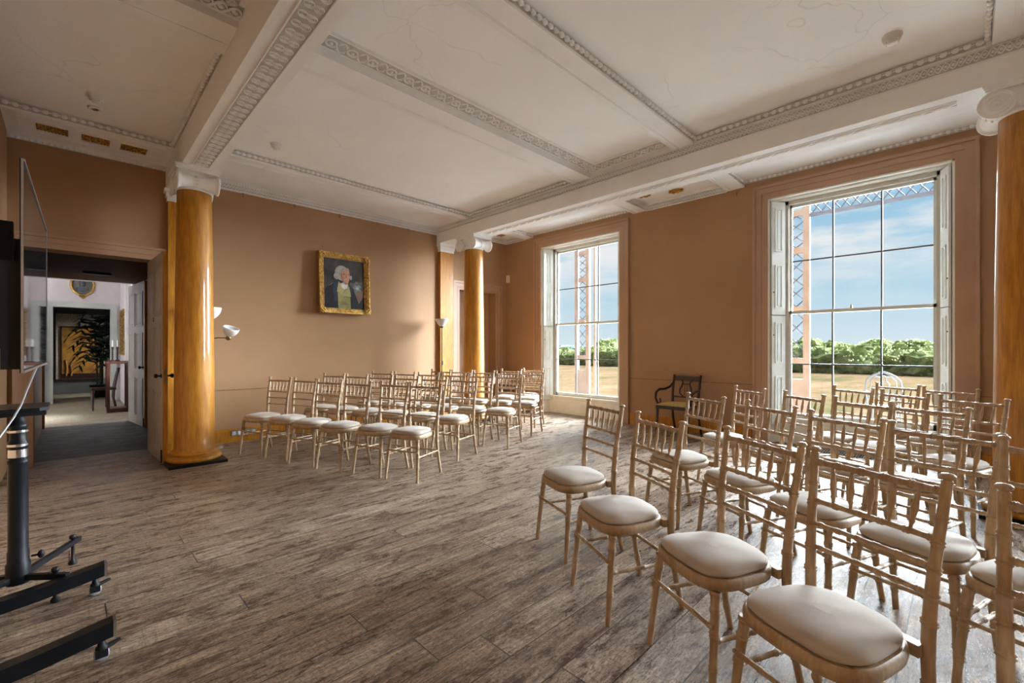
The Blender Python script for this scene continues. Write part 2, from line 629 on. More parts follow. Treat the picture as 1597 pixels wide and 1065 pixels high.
def mat_screen():
    m, nt, b = new_mat('dark_glossy_screen')
    n = tex(nt, (1, 1, 1), 5, 2)
    nt.links.new(ramp(nt, [(0.3, (0.010, 0.010, 0.011)), (0.7, (0.014, 0.014, 0.015))], n), b.inputs['Base Color'])
    b.inputs['Roughness'].default_value = 0.03
    b.inputs['Specular IOR Level'].default_value = 1.0
    b.inputs['IOR'].default_value = 1.7
    return m


M['screen'] = mat_screen()

# ================================================================== dimensions (metres)
XW, YN = 6.80, 7.08        # window wall face, portrait wall face
XT, YS = -0.48, -4.60      # wall behind the television, wall behind the camera
ZC = 3.65                  # coffer ceiling
ZB = 3.28                  # underside of the two long beams
ZS = 3.57                  # underside of the cross beams
B1 = (0.85, 1.17)          # spiral beam
B2 = (4.96, 5.34)          # beam on the window side

# ================================================================== ornament generators


def frame_axes(p0, p1, n):
    p0, p1, n = Vector(p0), Vector(p1), Vector(n).normalized()
    d = (p1 - p0)
    L = d.length
    d.normalize()
    u = n.cross(d).normalized()
    return p0, d, u, n, L


def beads(mb, p0, p1, r, pitch, n, elong=1.25):
    """row of carved beads along a line; n is the direction they stand out to"""
    p0, d, u, n, L = frame_axes(p0, p1, n)
    k = max(1, int(L / pitch))
    if r > 0.015:
        mb.cur = 1
        mb.obox(p0 - u * r * 1.1 - n * r, d * L, u * r * 2.2, n * 0.004)
        mb.cur = 0
    for i in range(k):
        c = p0 + d * ((i + 0.5) * L / k)
        dx = abs(d.x) > 0.5
        dy = abs(d.y) > 0.5
        e = r * elong
        mb.ball(c, e if dx else r, e if dy else r, r, 7, 5)
        mb.ball(c + d * (L / k / 2), r * 0.4, r * 0.4, r * 0.45, 5, 4)


def backing(mb, p0, d, u, n, L, h):
    """thin sunk ground of a carved band, grime and recess shade in its colour (second material slot)"""
    mb.cur = 1
    mb.obox(p0 - u * h / 2, d * L, u * h, n * 0.0015)
    mb.cur = 0


def guilloche(mb, p0, p1, n, h, pitch, proud=0.010, r=0.0065):
    """interlaced wave ribbon with buttons, on the plane whose normal is n"""
    p0, d, u, n, L = frame_axes(p0, p1, n)
    backing(mb, p0, d, u, n, L, h * 0.95)
    k = max(1, int(L / pitch))
    P = L / k
    st = 8
    for ph in (0, pi):
        pts = []
        for i in range(k * st + 1):
            a = 2 * pi * i / st
            pts.append(p0 + d * (P * i / st) + u * (sin(a + ph) * h * 0.36) + n * (proud + 0.003 * cos(a + ph)))
        mb.tube(pts, r, 4, smooth=True, up=n, flat=1.3)
    for i in range(2 * k):
        c = p0 + d * (P * (i / 2 + 0.25)) + n * (proud * 0.5)
        mb.lathe([(h * 0.15, 0), (h * 0.15, proud * 0.8), (h * 0.08, proud * 1.2)], 6, c, n)


def rosette_band(mb, p0, p1, n, h, pitch, proud=0.012):
    """ring rosettes alternating with paired leaves"""
    p0, d, u, n, L = frame_axes(p0, p1, n)
    backing(mb, p0, d, u, n, L, h)
    k = max(1, int(L / pitch))
    P = L / k
    for i in range(k):
        c = p0 + d * (P * (i + 0.5)) + n * (proud * 0.4)
        ring = [c + (d * cos(a) + u * sin(a)) * h * 0.26 for a in [2 * pi * j / 10 for j in range(10)]]
        mb.tube(ring, 0.0085, 5, closed=True)
        mb.lathe([(h * 0.10, 0), (h * 0.07, proud)], 6, c, n)
        e = c + d * (P * 0.5)
        for s in (-1, 1):
            for q in (-1, 1):
                pts = [e + u * (s * h * 0.42), e + u * (s * h * 0.25) + d * (q * P * 0.16), e + u * (s * h * 0.05) + d * (q * P * 0.20)]
                mb.tube(pts, [0.004, 0.010, 0.003], 5)


def scrolls(mb, p0, p1, n, width, pitch):
    """running S scrolls: two spirals joined per unit"""
    p0, d, u, n, L = frame_axes(p0, p1, n)
    backing(mb, p0, d, u, n, L, width * 1.1)
    k = int(L / pitch)
    P = L / k
    for i in range(k):
        c = p0 + d * (P * (i + 0.5)) + n * 0.006
        pts = []
        turns = 2.6
        N = 30
        R = width * 0.29
        for side in (-1, 1):
            cc = c + u * (side * width * 0.20) + d * (side * P * 0.06)
            arm = []
            for j in range(N + 1):
                t = j / N
                a = t * turns * 2 * pi
                rr = R * (1 - t * 0.9)
                arm.append(cc + u * (cos(a + (pi if side > 0 else 0)) * -rr * 1.0 * -1) * 0.95 + d * (sin(a + (pi if side > 0 else 0)) * rr * 0.86))
            mb.tube(arm, [0.0055 * (1 - 0.45 * j / N) for j in range(N + 1)], 4, up=n, flat=1.5)
    # raised borders
    for s in (-1, 1):
        o = p0 + u * (s * width * 0.56)
        mb.obox(o - u * 0.004, d * L, u * 0.008, n * 0.012)


def leaf_rope(mb, p0, p1, n, w, pitch):
    p0, d, u, n, L = frame_axes(p0, p1, n)
    k = int(L / pitch)
    P = L / k
    for i in range(k):
        c = p0 + d * (P * i)
        mb.tube([c - u * w * 0.1, c + d * P * 0.35 + u * w * 0.1 + n * 0.008, c + d * P * 0.8 + u * w * 0.12 + n * 0.006, c + d * P * 1.15], [w * 0.15, w * 0.42, w * 0.34, w * 0.08], 7, up=n, flat=0.5)
        mb.tube([c + u * w * 0.3, c + d * P * 0.5 + u * w * 0.42 + n * 0.004, c + d * P], [0.003, w * 0.16, 0.003], 5, up=n, flat=0.6)
    for s in (-1, 1):
        o = p0 + u * (s * w * 0.62)
        mb.obox(o - u * 0.005, d * L, u * 0.010, n * 0.007)


def frame_molding(mb, o, a, b, n, prof, sides='LTR'):
    """stepped architrave around a rectangular opening. o lower-left corner of opening, a along width, b up,
    n outwards. prof: list of (inner offset, outer offset, proud)"""
    o, a, b, n = Vector(o), Vector(a), Vector(b), Vector(n).normalized()
    W, H = a.length, b.length
    a, b = a.normalized(), b.normalized()
    for (i, e, pr) in prof:
        lo = 0 if 'B' not in sides else -e
        if 'L' in sides:
            mb.obox(o - a * e + b * lo, a * (e - i), b * (H + e - lo), n * pr)
        if 'R' in sides:
            mb.obox(o + a * (W + i) + b * lo, a * (e - i), b * (H + e - lo), n * pr)
        if 'T' in sides:
            mb.obox(o - a * i + b * (H + i), a * (W + 2 * i), b * (e - i), n * pr)
        if 'B' in sides:
            mb.obox(o - a * i - b * e, a * (W + 2 * i), b * (e - i), n * pr)


def raised_panel(mb, o, a, b, n, t=0.012, w=0.02, field=True):
    """moulded ring with a raised centre field on a door or shutter"""
    o, a, b, n = Vector(o), Vector(a), Vector(b), Vector(n).normalized()
    W, H = a.length, b.length
    ua, ub = a.normalized(), b.normalized()
    mb.obox(o, ua * w, ub * H, n * t)
    mb.obox(o + ua * (W - w), ua * w, ub * H, n * t)
    mb.obox(o + ua * w, ua * (W - 2 * w), ub * w, n * t)
    mb.obox(o + ua * w + ub * (H - w), ua * (W - 2 * w), ub * w, n * t)
    if field and W > 4.2 * w:
        mb.obox(o + (ua + ub) * (w * 2.0), ua * (W - 4 * w), ub * (H - 4 * w), n * (t * 0.8))


# ================================================================== SHELL
mb = MB()
mb.box(XT - 0.3, XW + 0.36, YS - 0.3, YN + 0.26, -0.12, 0)
struct(mb.build('floor', M['floor']))
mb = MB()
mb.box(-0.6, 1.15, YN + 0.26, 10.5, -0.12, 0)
struct(mb.build('floor.002', M['lobbyfloor_shaded']), 'lobby floor boards with shade put into their colour')
mb = MB()
mb.box(-2.6, 1.9, 10.5, 18.4, -0.12, 0)
struct(mb.build('floor.001', M['hallfloor']), 'pale floor boards of the hall beyond the doorway')

mb = MB()
mb.box(XT - 0.3, XW + 0.36, YS - 0.3, YN + 0.3, ZC, ZC + 0.25)
struct(mb.build('ceiling', M['ceiling']))

# portrait wall with the doorway (left) and the recessed doorway (right)
D1 = (-0.29, 0.70, 2.38)
D2 = (5.50, 6.47, 2.46)
mb = MB()
T = 0.26
mb.box(XT - 0.3, D1[0], YN, YN + T, 0, ZC)
mb.box(D1[0], D1[1], YN, YN + T, D1[2], ZC)
mb.box(D1[1], D2[0], YN, YN + T, 0, ZC)
mb.box(D2[0], D2[1], YN, YN + T, D2[2], ZC)
mb.box(D2[1], XW + 0.36, YN, YN + T, 0, ZC)
wn_ = struct(mb.build('wall_north', M['wall']), 'brown painted wall with the portrait')
mb = MB()
mb.box(XT - 0.3, XT, YS - 0.3, YN, 0, ZC)
struct(mb.build('wall_west', M['wall']))
mb = MB()
mb.box(XT, XW + 0.36, YS - 0.3, YS, 0, ZC)
struct(mb.build('wall_south', M['wall']))
# window wall with three openings (one behind the camera's right)
WIN = [(4.22, 6.04), (0.08, 1.90), (-4.06, -2.24)]
ZT, Z0 = 3.33, 0.02
WT = 0.36
mb = MB()
ys = [YN] + [q for w in WIN for q in (w[1], w[0])] + [YS - 0.3]
for i in range(0, len(ys), 2):
    mb.box(XW, XW + WT, ys[i + 1], ys[i], 0, ZC)
for w in WIN:
    mb.box(XW, XW + WT, w[0], w[1], ZT, ZC)
    mb.box(XW + 0.16, XW + WT, w[0], w[1], 0, 0.33)
struct(mb.build('wall_east', M['wall']), 'brown painted wall with the tall sash windows')

# dado line + skirting
mb = MB()
for a, b in ((B1[1], B2[0]),):
    mb.box(a, b, YN - 0.004, YN, 0.712, 0.722)
mb.box(XW - 0.004, XW, 2.09, 4.03, 0.775, 0.785)
mb.box(XW - 0.004, XW, -2.05, -0.11, 0.775, 0.785)
struct(mb.build('trim_1', M['brown']))


def skirt(mb, x0, x1, y0, y1, nx, ny):
    t = 0.022
    if ny:
        mb.box(x0, x1, y0 - t, y0, 0.0, 0.16)
        mb.box(x0, x1, y0 - t * 0.55, y0, 0.16, 0.185)
    else:
        mb.box(x0 - t, x0, y0, y1, 0.0, 0.16)
        mb.box(x0 - t * 0.55, x0, y0, y1, 0.16, 0.185)


mb = MB()
skirt(mb, B1[1], B2[0], YN, YN, 0, 1)
struct(mb.build('baseboard_north', M['grained']))
mb = MB()
skirt(mb, XW, XW, 2.10, 4.02, 1, 0)
skirt(mb, XW, XW, -2.06, -0.12, 1, 0)
skirt(mb, XW, XW, 6.24, YN, 1, 0)
struct(mb.build('baseboard_east', M['grained']))

# ------------------------------------------------------------------ beams and plaster ornament
mb = MB()
mb.box(B1[0], B1[1], YS, YN, ZB, ZC)
b_spiral = struct(mb.build('trim_2', [M['plaster'], M['grime_shade']]), 'long plaster beam with the spiral band')
mb = MB()
scrolls(mb, (1.01, YS + 0.3, ZB), (1.01, 5.86, ZB), (0, 0, -1), 0.135, 0.104)
mb.build('scroll_band', [M['plaster'], M['grime_shade']], b_spiral)
mb = MB()
mb.box(B2[0], B2[1], YS, YN, ZB, ZC)
b_win = struct(mb.build('trim_3', [M['plaster'], M['grime_shade']]), 'long plaster beam on the window side')
mb = MB()
guilloche(mb, (B2[0], YS, 3.52), (B2[0], YN, 3.52), (-1, 0, 0), 0.082, 0.085)
mb.box(B2[0] - 0.010, B2[0], YS, YN, 3.567, 3.575)
mb.box(B2[0] - 0.008, B2[0], YS, YN, 3.468, 3.475)
mb.build('wave_band', [M['plaster'], M['grime_shade']], b_win)
mb = MB()
leaf_rope(mb, (5.13, 0.05, ZB), (5.13, 5.84, ZB), (0, 0, -1), 0.075, 0.165)
mb.build('leaf_band', [M['plaster'], M['grime_shade']], b_win)

# cross beams in the middle bay
CB = [(3.53, 3.83, 'b1'), (2.13, 2.37, 'b2')]
k = 4
for (y0, y1, nm) in CB:
    mb = MB()
    mb.box(B1[1], B2[0], y0, y1, ZS, ZC)
    mb.box(B1[1], B2[0], y1 - 0.075, y1 - 0.068, ZS - 0.006, ZS)
    mb.box(B1[1], B2[0], y1 - 0.058, y1 - 0.053, ZS - 0.004, ZS)
    o = struct(mb.build('trim_%d' % k, [M['plaster'], M['grime_shade']]))
    k += 1
# rosette frieze lying flat round the narrow middle coffer
mb = MB()
zf = ZC - 0.014
mb.box(B1[1], B2[0], 3.32, 3.53, zf, ZC)
rosette_band(mb, (B1[1], 3.425, zf), (B2[0] - 0.2, 3.425, zf), (0, 0, -1), 0.155, 0.165)
mb.box(B2[0] - 0.21, B2[0], 2.37, 3.32, zf, ZC)
rosette_band(mb, (B2[0] - 0.105, 2.40, zf), (B2[0] - 0.105, 3.52, zf), (0, 0, -1), 0.155, 0.165)
for q in (3.325, 3.515):
    mb.box(B1[1], B2[0] - 0.19, q - 0.005, q + 0.005, zf - 0.008, zf)
struct(mb.build('trim_%d' % k, [M['plaster'], M['grime_shade']]))
k += 1
# north and south panels (dropped soffits)
for (y0, y1) in ((6.10, YN), (-1.0, -0.14)):
    mb = MB()
    mb.box(B1[1], B2[0], y0, y1, ZS, ZC)
    s = 1 if y0 > 0 else -1
    e = y0 if s > 0 else y1
    for q in (0.10, 0.135, 0.16):
        mb.box(B1[1], B2[0], e + s * q - 0.004, e + s * q + 0.004, ZS - 0.006, ZS)
    struct(mb.build('trim_%d' % k, [M['plaster'], M['grime_shade']]))
    k += 1
# beads round the coffers of the middle bay
mb = MB()
zb = 3.615
for (y0, y1) in ((3.83, 6.10), (-0.14, 2.13)):
    beads(mb, (B1[1] + 0.02, y1 - 0.022, zb), (B2[0] - 0.02, y1 - 0.022, zb), 0.021, 0.062, (0, -1, 0))
    beads(mb, (B1[1] + 0.02, y0 + 0.022, zb), (B2[0] - 0.02, y0 + 0.022, zb), 0.021, 0.062, (0, 1, 0))
    beads(mb, (B2[0] - 0.022, y0 + 0.03, zb), (B2[0] - 0.022, y1 - 0.03, zb), 0.021, 0.066, (-1, 0, 0))
    beads(mb, (B1[1] + 0.022, y0 + 0.03, zb), (B1[1] + 0.022, y1 - 0.03, zb), 0.021, 0.066, (1, 0, 0))
struct(mb.build('trim_%d' % k, [M['plaster'], M['grime_shade']]), 'rows of plaster beads round the middle coffers')
k += 1
# cornice frieze on the portrait wall
mb = MB()
mb.box(B1[1], B2[0], YN - 0.03, YN, 3.455, ZS)
guilloche(mb, (B1[1], YN - 0.03, 3.497), (B2[0], YN - 0.03, 3.497), (0, -1, 0), 0.066, 0.075)
beads(mb, (B1[1], YN - 0.045, 3.552), (B2[0], YN - 0.045, 3.552), 0.011, 0.034, (0, -1, 0), 1.0)
mb.box(B1[1], B2[0], YN - 0.045, YN, 3.445, 3.455)
struct(mb.build('trim_%d' % k, [M['plaster'], M['grime_shade']]), 'wave frieze along the top of the portrait wall')
k += 1
# television side aisle
mb = MB()
xa, xb = XT, B1[0]
mb.box(xa, xb, 3.65, 4.06, ZS, ZC)
mb.box(xa, xb, 3.90, 3.907, ZS - 0.005, ZS)
mb.box(xa, xb, 3.45, 3.65, ZC - 0.03, ZC)
guilloche(mb, (xa, 3.55, ZC - 0.03), (xb, 3.55, ZC - 0.03), (0, 0, -1), 0.15, 0.16, 0.014, 0.010)
mb.box(xb - 0.19, xb, 0.2, 3.45, ZC - 0.03, ZC)
guilloche(mb, (xb - 0.10, 0.2, ZC - 0.03), (xb - 0.10, 3.5, ZC - 0.03), (0, 0, -1), 0.13, 0.15, 0.014, 0.010)
mb.box(xa, xb, -1.0, 0.2, ZS, ZC)
beads(mb, (xa, 6.375, zb), (xb, 6.375, zb), 0.022, 0.066, (0, -1, 0))
beads(mb, (xa, 4.085, zb), (xb, 4.085, zb), 0.022, 0.066, (0, 1, 0))
beads(mb, (xb - 0.022, 4.1, zb), (xb - 0.022, 6.37, zb), 0.021, 0.062, (-1, 0, 0))
struct(mb.build('trim_%d' % k, [M['plaster'], M['grime_shade']]))
k += 1
# end panel of that aisle with three grille slots
mb = MB()
gx = [(-0.26, -0.02), (0.08, 0.31), (0.40, 0.63)]
gy = (6.61, 6.85)
z1 = ZS
mb.box(xa, xb, 6.40, gy[0], z1, ZC)
mb.box(xa, xb, gy[1], YN, z1, ZC)
xs = [xa] + [q for g_ in gx for q in g_] + [xb]
for i in range(0, len(xs), 2):
    mb.box(xs[i], xs[i + 1], gy[0], gy[1], z1, ZC)
for q in (6.48, 6.52):
    mb.box(xa + 0.1, xb - 0.06, q, q + 0.008, z1 - 0.007, z1)
mb.box(xa + 0.1, xb - 0.06, 6.92, 6.928, z1 - 0.006, z1)
mb.box(xa + 0.1, xa + 0.108, 6.52, 6.92, z1 - 0.006, z1)
mb.box(xb - 0.08, xb - 0.072, 6.52, 6.92, z1 - 0.006, z1)
mb.box(xa, xb, YN - 0.02, YN, 3.515, ZS)
beads(mb, (xa, YN - 0.03, 3.525), (xb, YN - 0.03, 3.525), 0.017, 0.048, (0, -1, 0), 1.1)
struct(mb.build('trim_%d' % k, [M['plaster'], M['grime_shade']]), 'plaster end panel with slots for the gilt grilles')
k += 1
n_ord = ['nearest the television wall', 'in the middle', 'nearest the spiral beam']
for i, (x0, x1) in enumerate(gx):
    mb = MB()
    mb.box(x0, x1, gy[0], gy[1], ZS + 0.022, ZS + 0.03)
    for a in range(9):
        for b_ in range(4):
            mb.ball((x0 + (a + 0.5) * (x1 - x0) / 9, gy[0] + (b_ + 0.5) * (gy[1] - gy[0]) / 4, ZS + 0.018), 0.013, 0.026, 0.012, 6, 4)
    tag(mb.build('ceiling_grille', M['goldleaf']), 'gilt ceiling grille above the left doorway, the one ' + n_ord[i], 'ceiling grille', 'gilt grilles over the doorway')

# window side aisle
mb = MB()
xa, xb = B2[1], XW
AB = [(2.20, 2.44), (3.72, 3.96)]
for (y0, y1) in AB:
    mb.box(xa, xb, y0, y1, ZS, ZC)
    mb.box(xa, xb, y1 - 0.07, y1 - 0.063, ZS - 0.006, ZS)
    mb.box(xa, xb, y1 - 0.05, y1 - 0.045, ZS - 0.004, ZS)
mb.box(xa, xb, 6.27, 6.50, ZS, ZC)
mb.box(xa, xb, -1.0, -0.14, ZS, ZC)
struct(mb.build('trim_%d' % k, [M['plaster'], M['grime_shade']]), 'short cross beams over the window aisle')
k += 1
mb = MB()
for (y0, y1) in ((-0.14, 2.20), (3.96, 6.27)):
    beads(mb, (xb - 0.022, y0, 3.63), (xb - 0.022, y1, 3.63), 0.020, 0.060, (-1, 0, 0), 1.2)
    beads(mb, (xa, y1 - 0.02, zb), (xb - 0.03, y1 - 0.02, zb), 0.020, 0.062, (0, -1, 0))
for (y0, y1) in ((2.44, 3.72), (6.50, YN)):
    mb.box(xb - 0.02, xb, y0, y1, 3.56, ZC)
    guilloche(mb, (xb - 0.02, y0, 3.605), (xb - 0.02, y1, 3.605), (-1, 0, 0), 0.07, 0.08)
    mb.box(xa, xb, y1 - 0.02, y1, 3.56, ZC)
    guilloche(mb, (xa, y1 - 0.02, 3.605), (xb, y1 - 0.02, 3.605), (0, -1, 0), 0.07, 0.08)
    # raised panel border on the ceiling
    mb.box(xa + 0.12, xb - 0.12, y0 + 0.08, y0 + 0.10, ZC - 0.012, ZC)
    mb.box(xa + 0.12, xb - 0.12, y1 - 0.12, y1 - 0.10, ZC - 0.012, ZC)
    mb.box(xb - 0.14, xb - 0.12, y0 + 0.08, y1 - 0.10, ZC - 0.012, ZC)
struct(mb.build('trim_%d' % k, [M['plaster'], M['grime_shade']]), 'beads and friezes along the window aisle')
k += 1
for i, (yy, lab) in enumerate(((3.04, 'gilt ceiling rosette over the window aisle, nearer the right-hand window'),
                               (3.48, 'gilt ceiling rosette over the window aisle, farther from the right-hand window'))):
    mb = MB()
    xr = 6.44 if i == 0 else 6.28
    mb.lathe([(0.075, 0), (0.07, -0.01), (0.05, -0.016)], 14, (xr, yy, ZC), (0, 0, 1))
    for a in range(8):
        an = 2 * pi * a / 8
        mb.ball((xr + 0.065 * cos(an), yy + 0.10 * sin(an) * 0.85, ZC - 0.012), 0.026, 0.034, 0.014, 6, 4)
    mb.ball((xr, yy, ZC - 0.018), 0.03, 0.03, 0.015, 8, 4)
    tag(mb.build('ceiling_rosette', M['goldleaf']), lab, 'ceiling rosette', 'gilt rosettes of the window aisle')
for i, (x0, x1) in enumerate(((5.62, 5.92), (6.12, 6.42))):
    mb = MB()
    mb.box(x0, x1, 6.64, 6.84, ZC - 0.012, ZC)
    for a in range(8):
        for b_ in range(4):
            mb.ball((x0 + (a + 0.5) * (x1 - x0) / 8, 6.64 + (b_ + 0.5) * 0.05, ZC - 0.016), 0.015, 0.02, 0.012, 6, 4)
    tag(mb.build('ceiling_grille', M['goldleaf']), 'gilt ceiling grille beyond the far column, the one ' + ('nearer the long beam' if i == 0 else 'nearer the window wall'),
        'ceiling grille', 'gilt grilles beyond the far column')

# ------------------------------------------------------------------ smoke detectors
for (x, y, lab, low) in ((4.43, 0.39, 'white smoke detector on the ceiling above the right-hand window', 1),
                         (1.69, 5.60, 'white smoke detector on the ceiling in front of the portrait wall', 0),
                         (0.17, 5.73, 'white smoke detector on the ceiling above the left doorway', 0)):
    mb = MB()
    mb.lathe([(0.062, 0), (0.062, -0.016), (0.050, -0.020), (0.054, -0.038), (0.036, -0.044), (0.034, -0.058), (0.012, -0.062)], 18, (x, y, ZC), (0, 0, 1))
    for a in range(6):
        an = 2 * pi * a / 6
        mb.ball((x + 0.040 * cos(an), y + 0.040 * sin(an), ZC - 0.045), 0.007, 0.007, 0.012, 6, 4)
    tag(mb.build('smoke_detector', M['plastic']), lab, 'smoke detector', 'smoke detectors')
mb = MB()
mb.lathe([(0.058, 0), (0.058, -0.008), (0.046, -0.012)], 20, (0.17, 6.02, ZC), (0, 0, 1))
o = mb.build('emergency_downlight', M['plastic'])
tag(o, 'small round recessed downlight beside the left smoke detector', 'downlight')
mb = MB()
mb.lathe([(0.030, -0.0121), (0.022, -0.018)], 14, (0.17, 6.02, ZC), (0, 0, 1))
mb.build('lens', M['chrome'], o)

# ================================================================== columns and pilasters


def capital(parent, R):
    """Ionic capital with spools running along X; local z from 3.02 up"""
    mb = MB()
    mb.lathe([(R * 0.98, 3.035), (R * 1.04, 3.045), (R * 1.04, 3.06), (R * 1.0, 3.065), (R * 1.18, 3.11), (R * 1.20, 3.15)], 32)
    for a in range(22):
        an = 2 * pi * a / 22
        mb.ball((R * 1.12 * cos(an), R * 1.12 * sin(an), 3.095), 0.016, 0.016, 0.026, 6, 5)
    mb.build('echinus', M['plaster'], parent)
    hw = 0.190
    for s in (-1, 1):
        mb = MB()
        prof = []
        for i in range(21):
            t = -1 + 2 * i / 20
            r = 0.056 + 0.040 * abs(t) ** 1.7
            if abs(t) < 0.16:
                r = 0.064
            prof.append((r, t * hw))
        prof = [(0.096, -hw - 0.006), (0.105, -hw - 0.006), (0.105, -hw + 0.012)] + prof[1:-1] + [(0.105, hw - 0.012), (0.105, hw + 0.006), (0.096, hw + 0.006)]
        mb.lathe(prof, 24, (0, s * 0.175, 3.122), (1, 0, 0))
        for e in (-1, 1):
            pts = []
            for i in range(46):
                t = i / 45
                a = t * 3 * 2 * pi
                rr = 0.094 * (1 - t * 0.87)
                pts.append((e * (hw + 0.008), s * (0.175 + rr * cos(a)), 3.122 + rr * sin(a)))
            mb.tube(pts, 0.005, 5)
            mb.ball((e * (hw + 0.008), s * 0.175, 3.122), 0.01, 0.012, 0.012, 8, 5)
        for a in range(10):
            an = 2 * pi * a / 10
            mb.ball((0, s * 0.175 + 0.063 * cos(an), 3.122 + 0.063 * sin(an)), 0.026, 0.012, 0.012, 6, 4)
        mb.build('volute', M['plaster'], parent)
    mb = MB()
    mb.box(-0.17, 0.17, -0.17, 0.17, 3.15, 3.225)
    mb.box(-0.200, 0.200, -0.235, 0.235, 3.225, 3.24)
    mb.box(-0.208, 0.208, -0.243, 0.243, 3.24, 3.255)
    mb.box(-0.215, 0.215, -0.250, 0.250, 3.255, 3.2795)
    mb.build('abacus', M['plaster'], parent)


def column(x, y, label):
    root = empty('column', (x, y, 0))
    tag(root, label, 'column', 'orange varnished columns')
    R0, R1 = 0.192, 0.162
    mb = MB()
    prof = [(R0 * 1.12, 0.135), (R0 * 1.03, 0.16)]
    for i in range(19):
        t = i / 18
        prof.append((R0 + (R1 - R0) * (t ** 1.7), 0.17 + t * 2.87))
    prof += [(R1 * 1.0, 3.04)]
    mb.lathe(prof, 48)
    mb.build('shaft', M['grained'], root)
    mb = MB()
    mb.lathe([(0.235, 0.03), (0.252, 0.035), (0.262, 0.055), (0.256, 0.078), (0.236, 0.088), (0.226, 0.092), (0.222, 0.105), (0.238, 0.112), (0.240, 0.125), (0.228, 0.137), (0.212, 0.14)], 48)
    mb.build('base', M['grained'], root)
    mb = MB()
    mb.box(-0.27, 0.27, -0.27, 0.27, 0.0, 0.0305)
    mb.build('plinth', M['black'], root)
    capital(root, R1)
    return root


column(1.00, 6.15, 'glossy orange grained column beside the left doorway')
column(5.15, 6.20, 'glossy orange grained column standing among the far chairs')
column(5.15, -0.34, 'glossy orange grained column cut by the right edge of the view')

for i, (x0, x1, lab) in enumerate(((0.855, 1.165, 'flat orange pilaster on the wall behind the left column'),
                                   (4.99, 5.31, 'flat orange pilaster at the right end of the portrait wall'))):
    root = empty('pilaster', ((x0 + x1) / 2, YN, 0))
    tag(root, lab, 'pilaster', 'orange pilasters')
    h = (x1 - x0) / 2
    mb = MB()
    mb.box(-h + 0.01, h - 0.01, -0.075, 0, 0.14, 3.13)
    mb.build('shaft', M['grained'], root)
    mb = MB()
    mb.box(-h - 0.02, h + 0.02, -0.10, 0, 0.0, 0.10)
    mb.box(-h, h, -0.085, 0, 0.10, 0.14)
    mb.build('base', M['grained'], root)
    mb = MB()
    mb.box(-h, h, -0.085, 0, 3.13, 3.18)
    mb.box(-h - 0.012, h + 0.012, -0.10, 0, 3.18, 3.235)
    mb.box(-h - 0.03, h + 0.03, -0.125, 0, 3.235, 3.279)
    mb.build('capital', M['plaster'], root)

# ================================================================== doorways
ARCH = [(0.0, 0.075, 0.020), (0.075, 0.085, 0.030), (0.085, 0.150, 0.028), (0.150, 0.185, 0.048)]
mb = MB()
frame_molding(mb, (D1[0], YN, 0), (D1[1] - D1[0], 0, 0), (0, 0, D1[2]), (0, -1, 0), [(0.0, 0.06, 0.020), (0.06, 0.07, 0.030), (0.07, 0.12, 0.028), (0.12, 0.15, 0.048)], 'LTR')
struct(mb.build('door_1', M['arch']), 'wide architrave round the open doorway on the left')
mb = MB()
frame_molding(mb, (D2[0], YN, 0), (D2[1] - D2[0], 0, 0), (0, 0, D2[2]), (0, -1, 0), [(0.0, 0.05, 0.020), (0.05, 0.06, 0.030), (0.06, 0.13, 0.028), (0.13, 0.17, 0.045)], 'LTR')
d2 = struct(mb.build('door_2', M['arch']), 'recessed brown doorway beside the far column')
mb = MB()
mb.box(D2[0], D2[1], YN + 0.21, YN + 0.25, 0, D2[2])
for (za, zb_) in ((0.2, 0.9), (1.05, 2.25)):
    raised_panel(mb, (D2[0] + 0.12, YN + 0.21, za), (0.32, 0, 0), (0, 0, zb_ - za), (0, -1, 0), 0.012, 0.02)
    raised_panel(mb, (D2[0] + 0.54, YN + 0.21, za), (0.32, 0, 0), (0, 0, zb_ - za), (0, -1, 0), 0.012, 0.02)
mb.build('door_panel', M['arch'], d2)

# lobby between the room and the hall
mb = MB()
mb.box(-0.55, -0.33, YN + T, 10.45, 0, 2.44)
mb.box(0.90, 1.1, YN + T, 10.45, 0, 2.44)
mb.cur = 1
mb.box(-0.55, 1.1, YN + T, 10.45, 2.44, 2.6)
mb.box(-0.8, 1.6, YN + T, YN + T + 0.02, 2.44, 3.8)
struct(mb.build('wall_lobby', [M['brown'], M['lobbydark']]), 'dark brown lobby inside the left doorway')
mb = MB()
# fluted brown door casing on the left jamb
for i in range(6):
    mb.box(-0.33, -0.305 + 0.004 * (i % 2), YN + 0.01 + i * 0.04, YN + 0.045 + i * 0.04, 0, 2.38)
mb.box(-0.33, -0.30, 10.36, 10.46, 0, 2.40)
struct(mb.build('trim_30', M['brown']))
mb = MB()
mb.box(0.12, 0.44, 9.2, 9.32, 2.405, 2.44)
tag(mb.build('ceiling_light', M['blackplastic']), 'dark strip fitting under the lobby ceiling', 'light fitting')


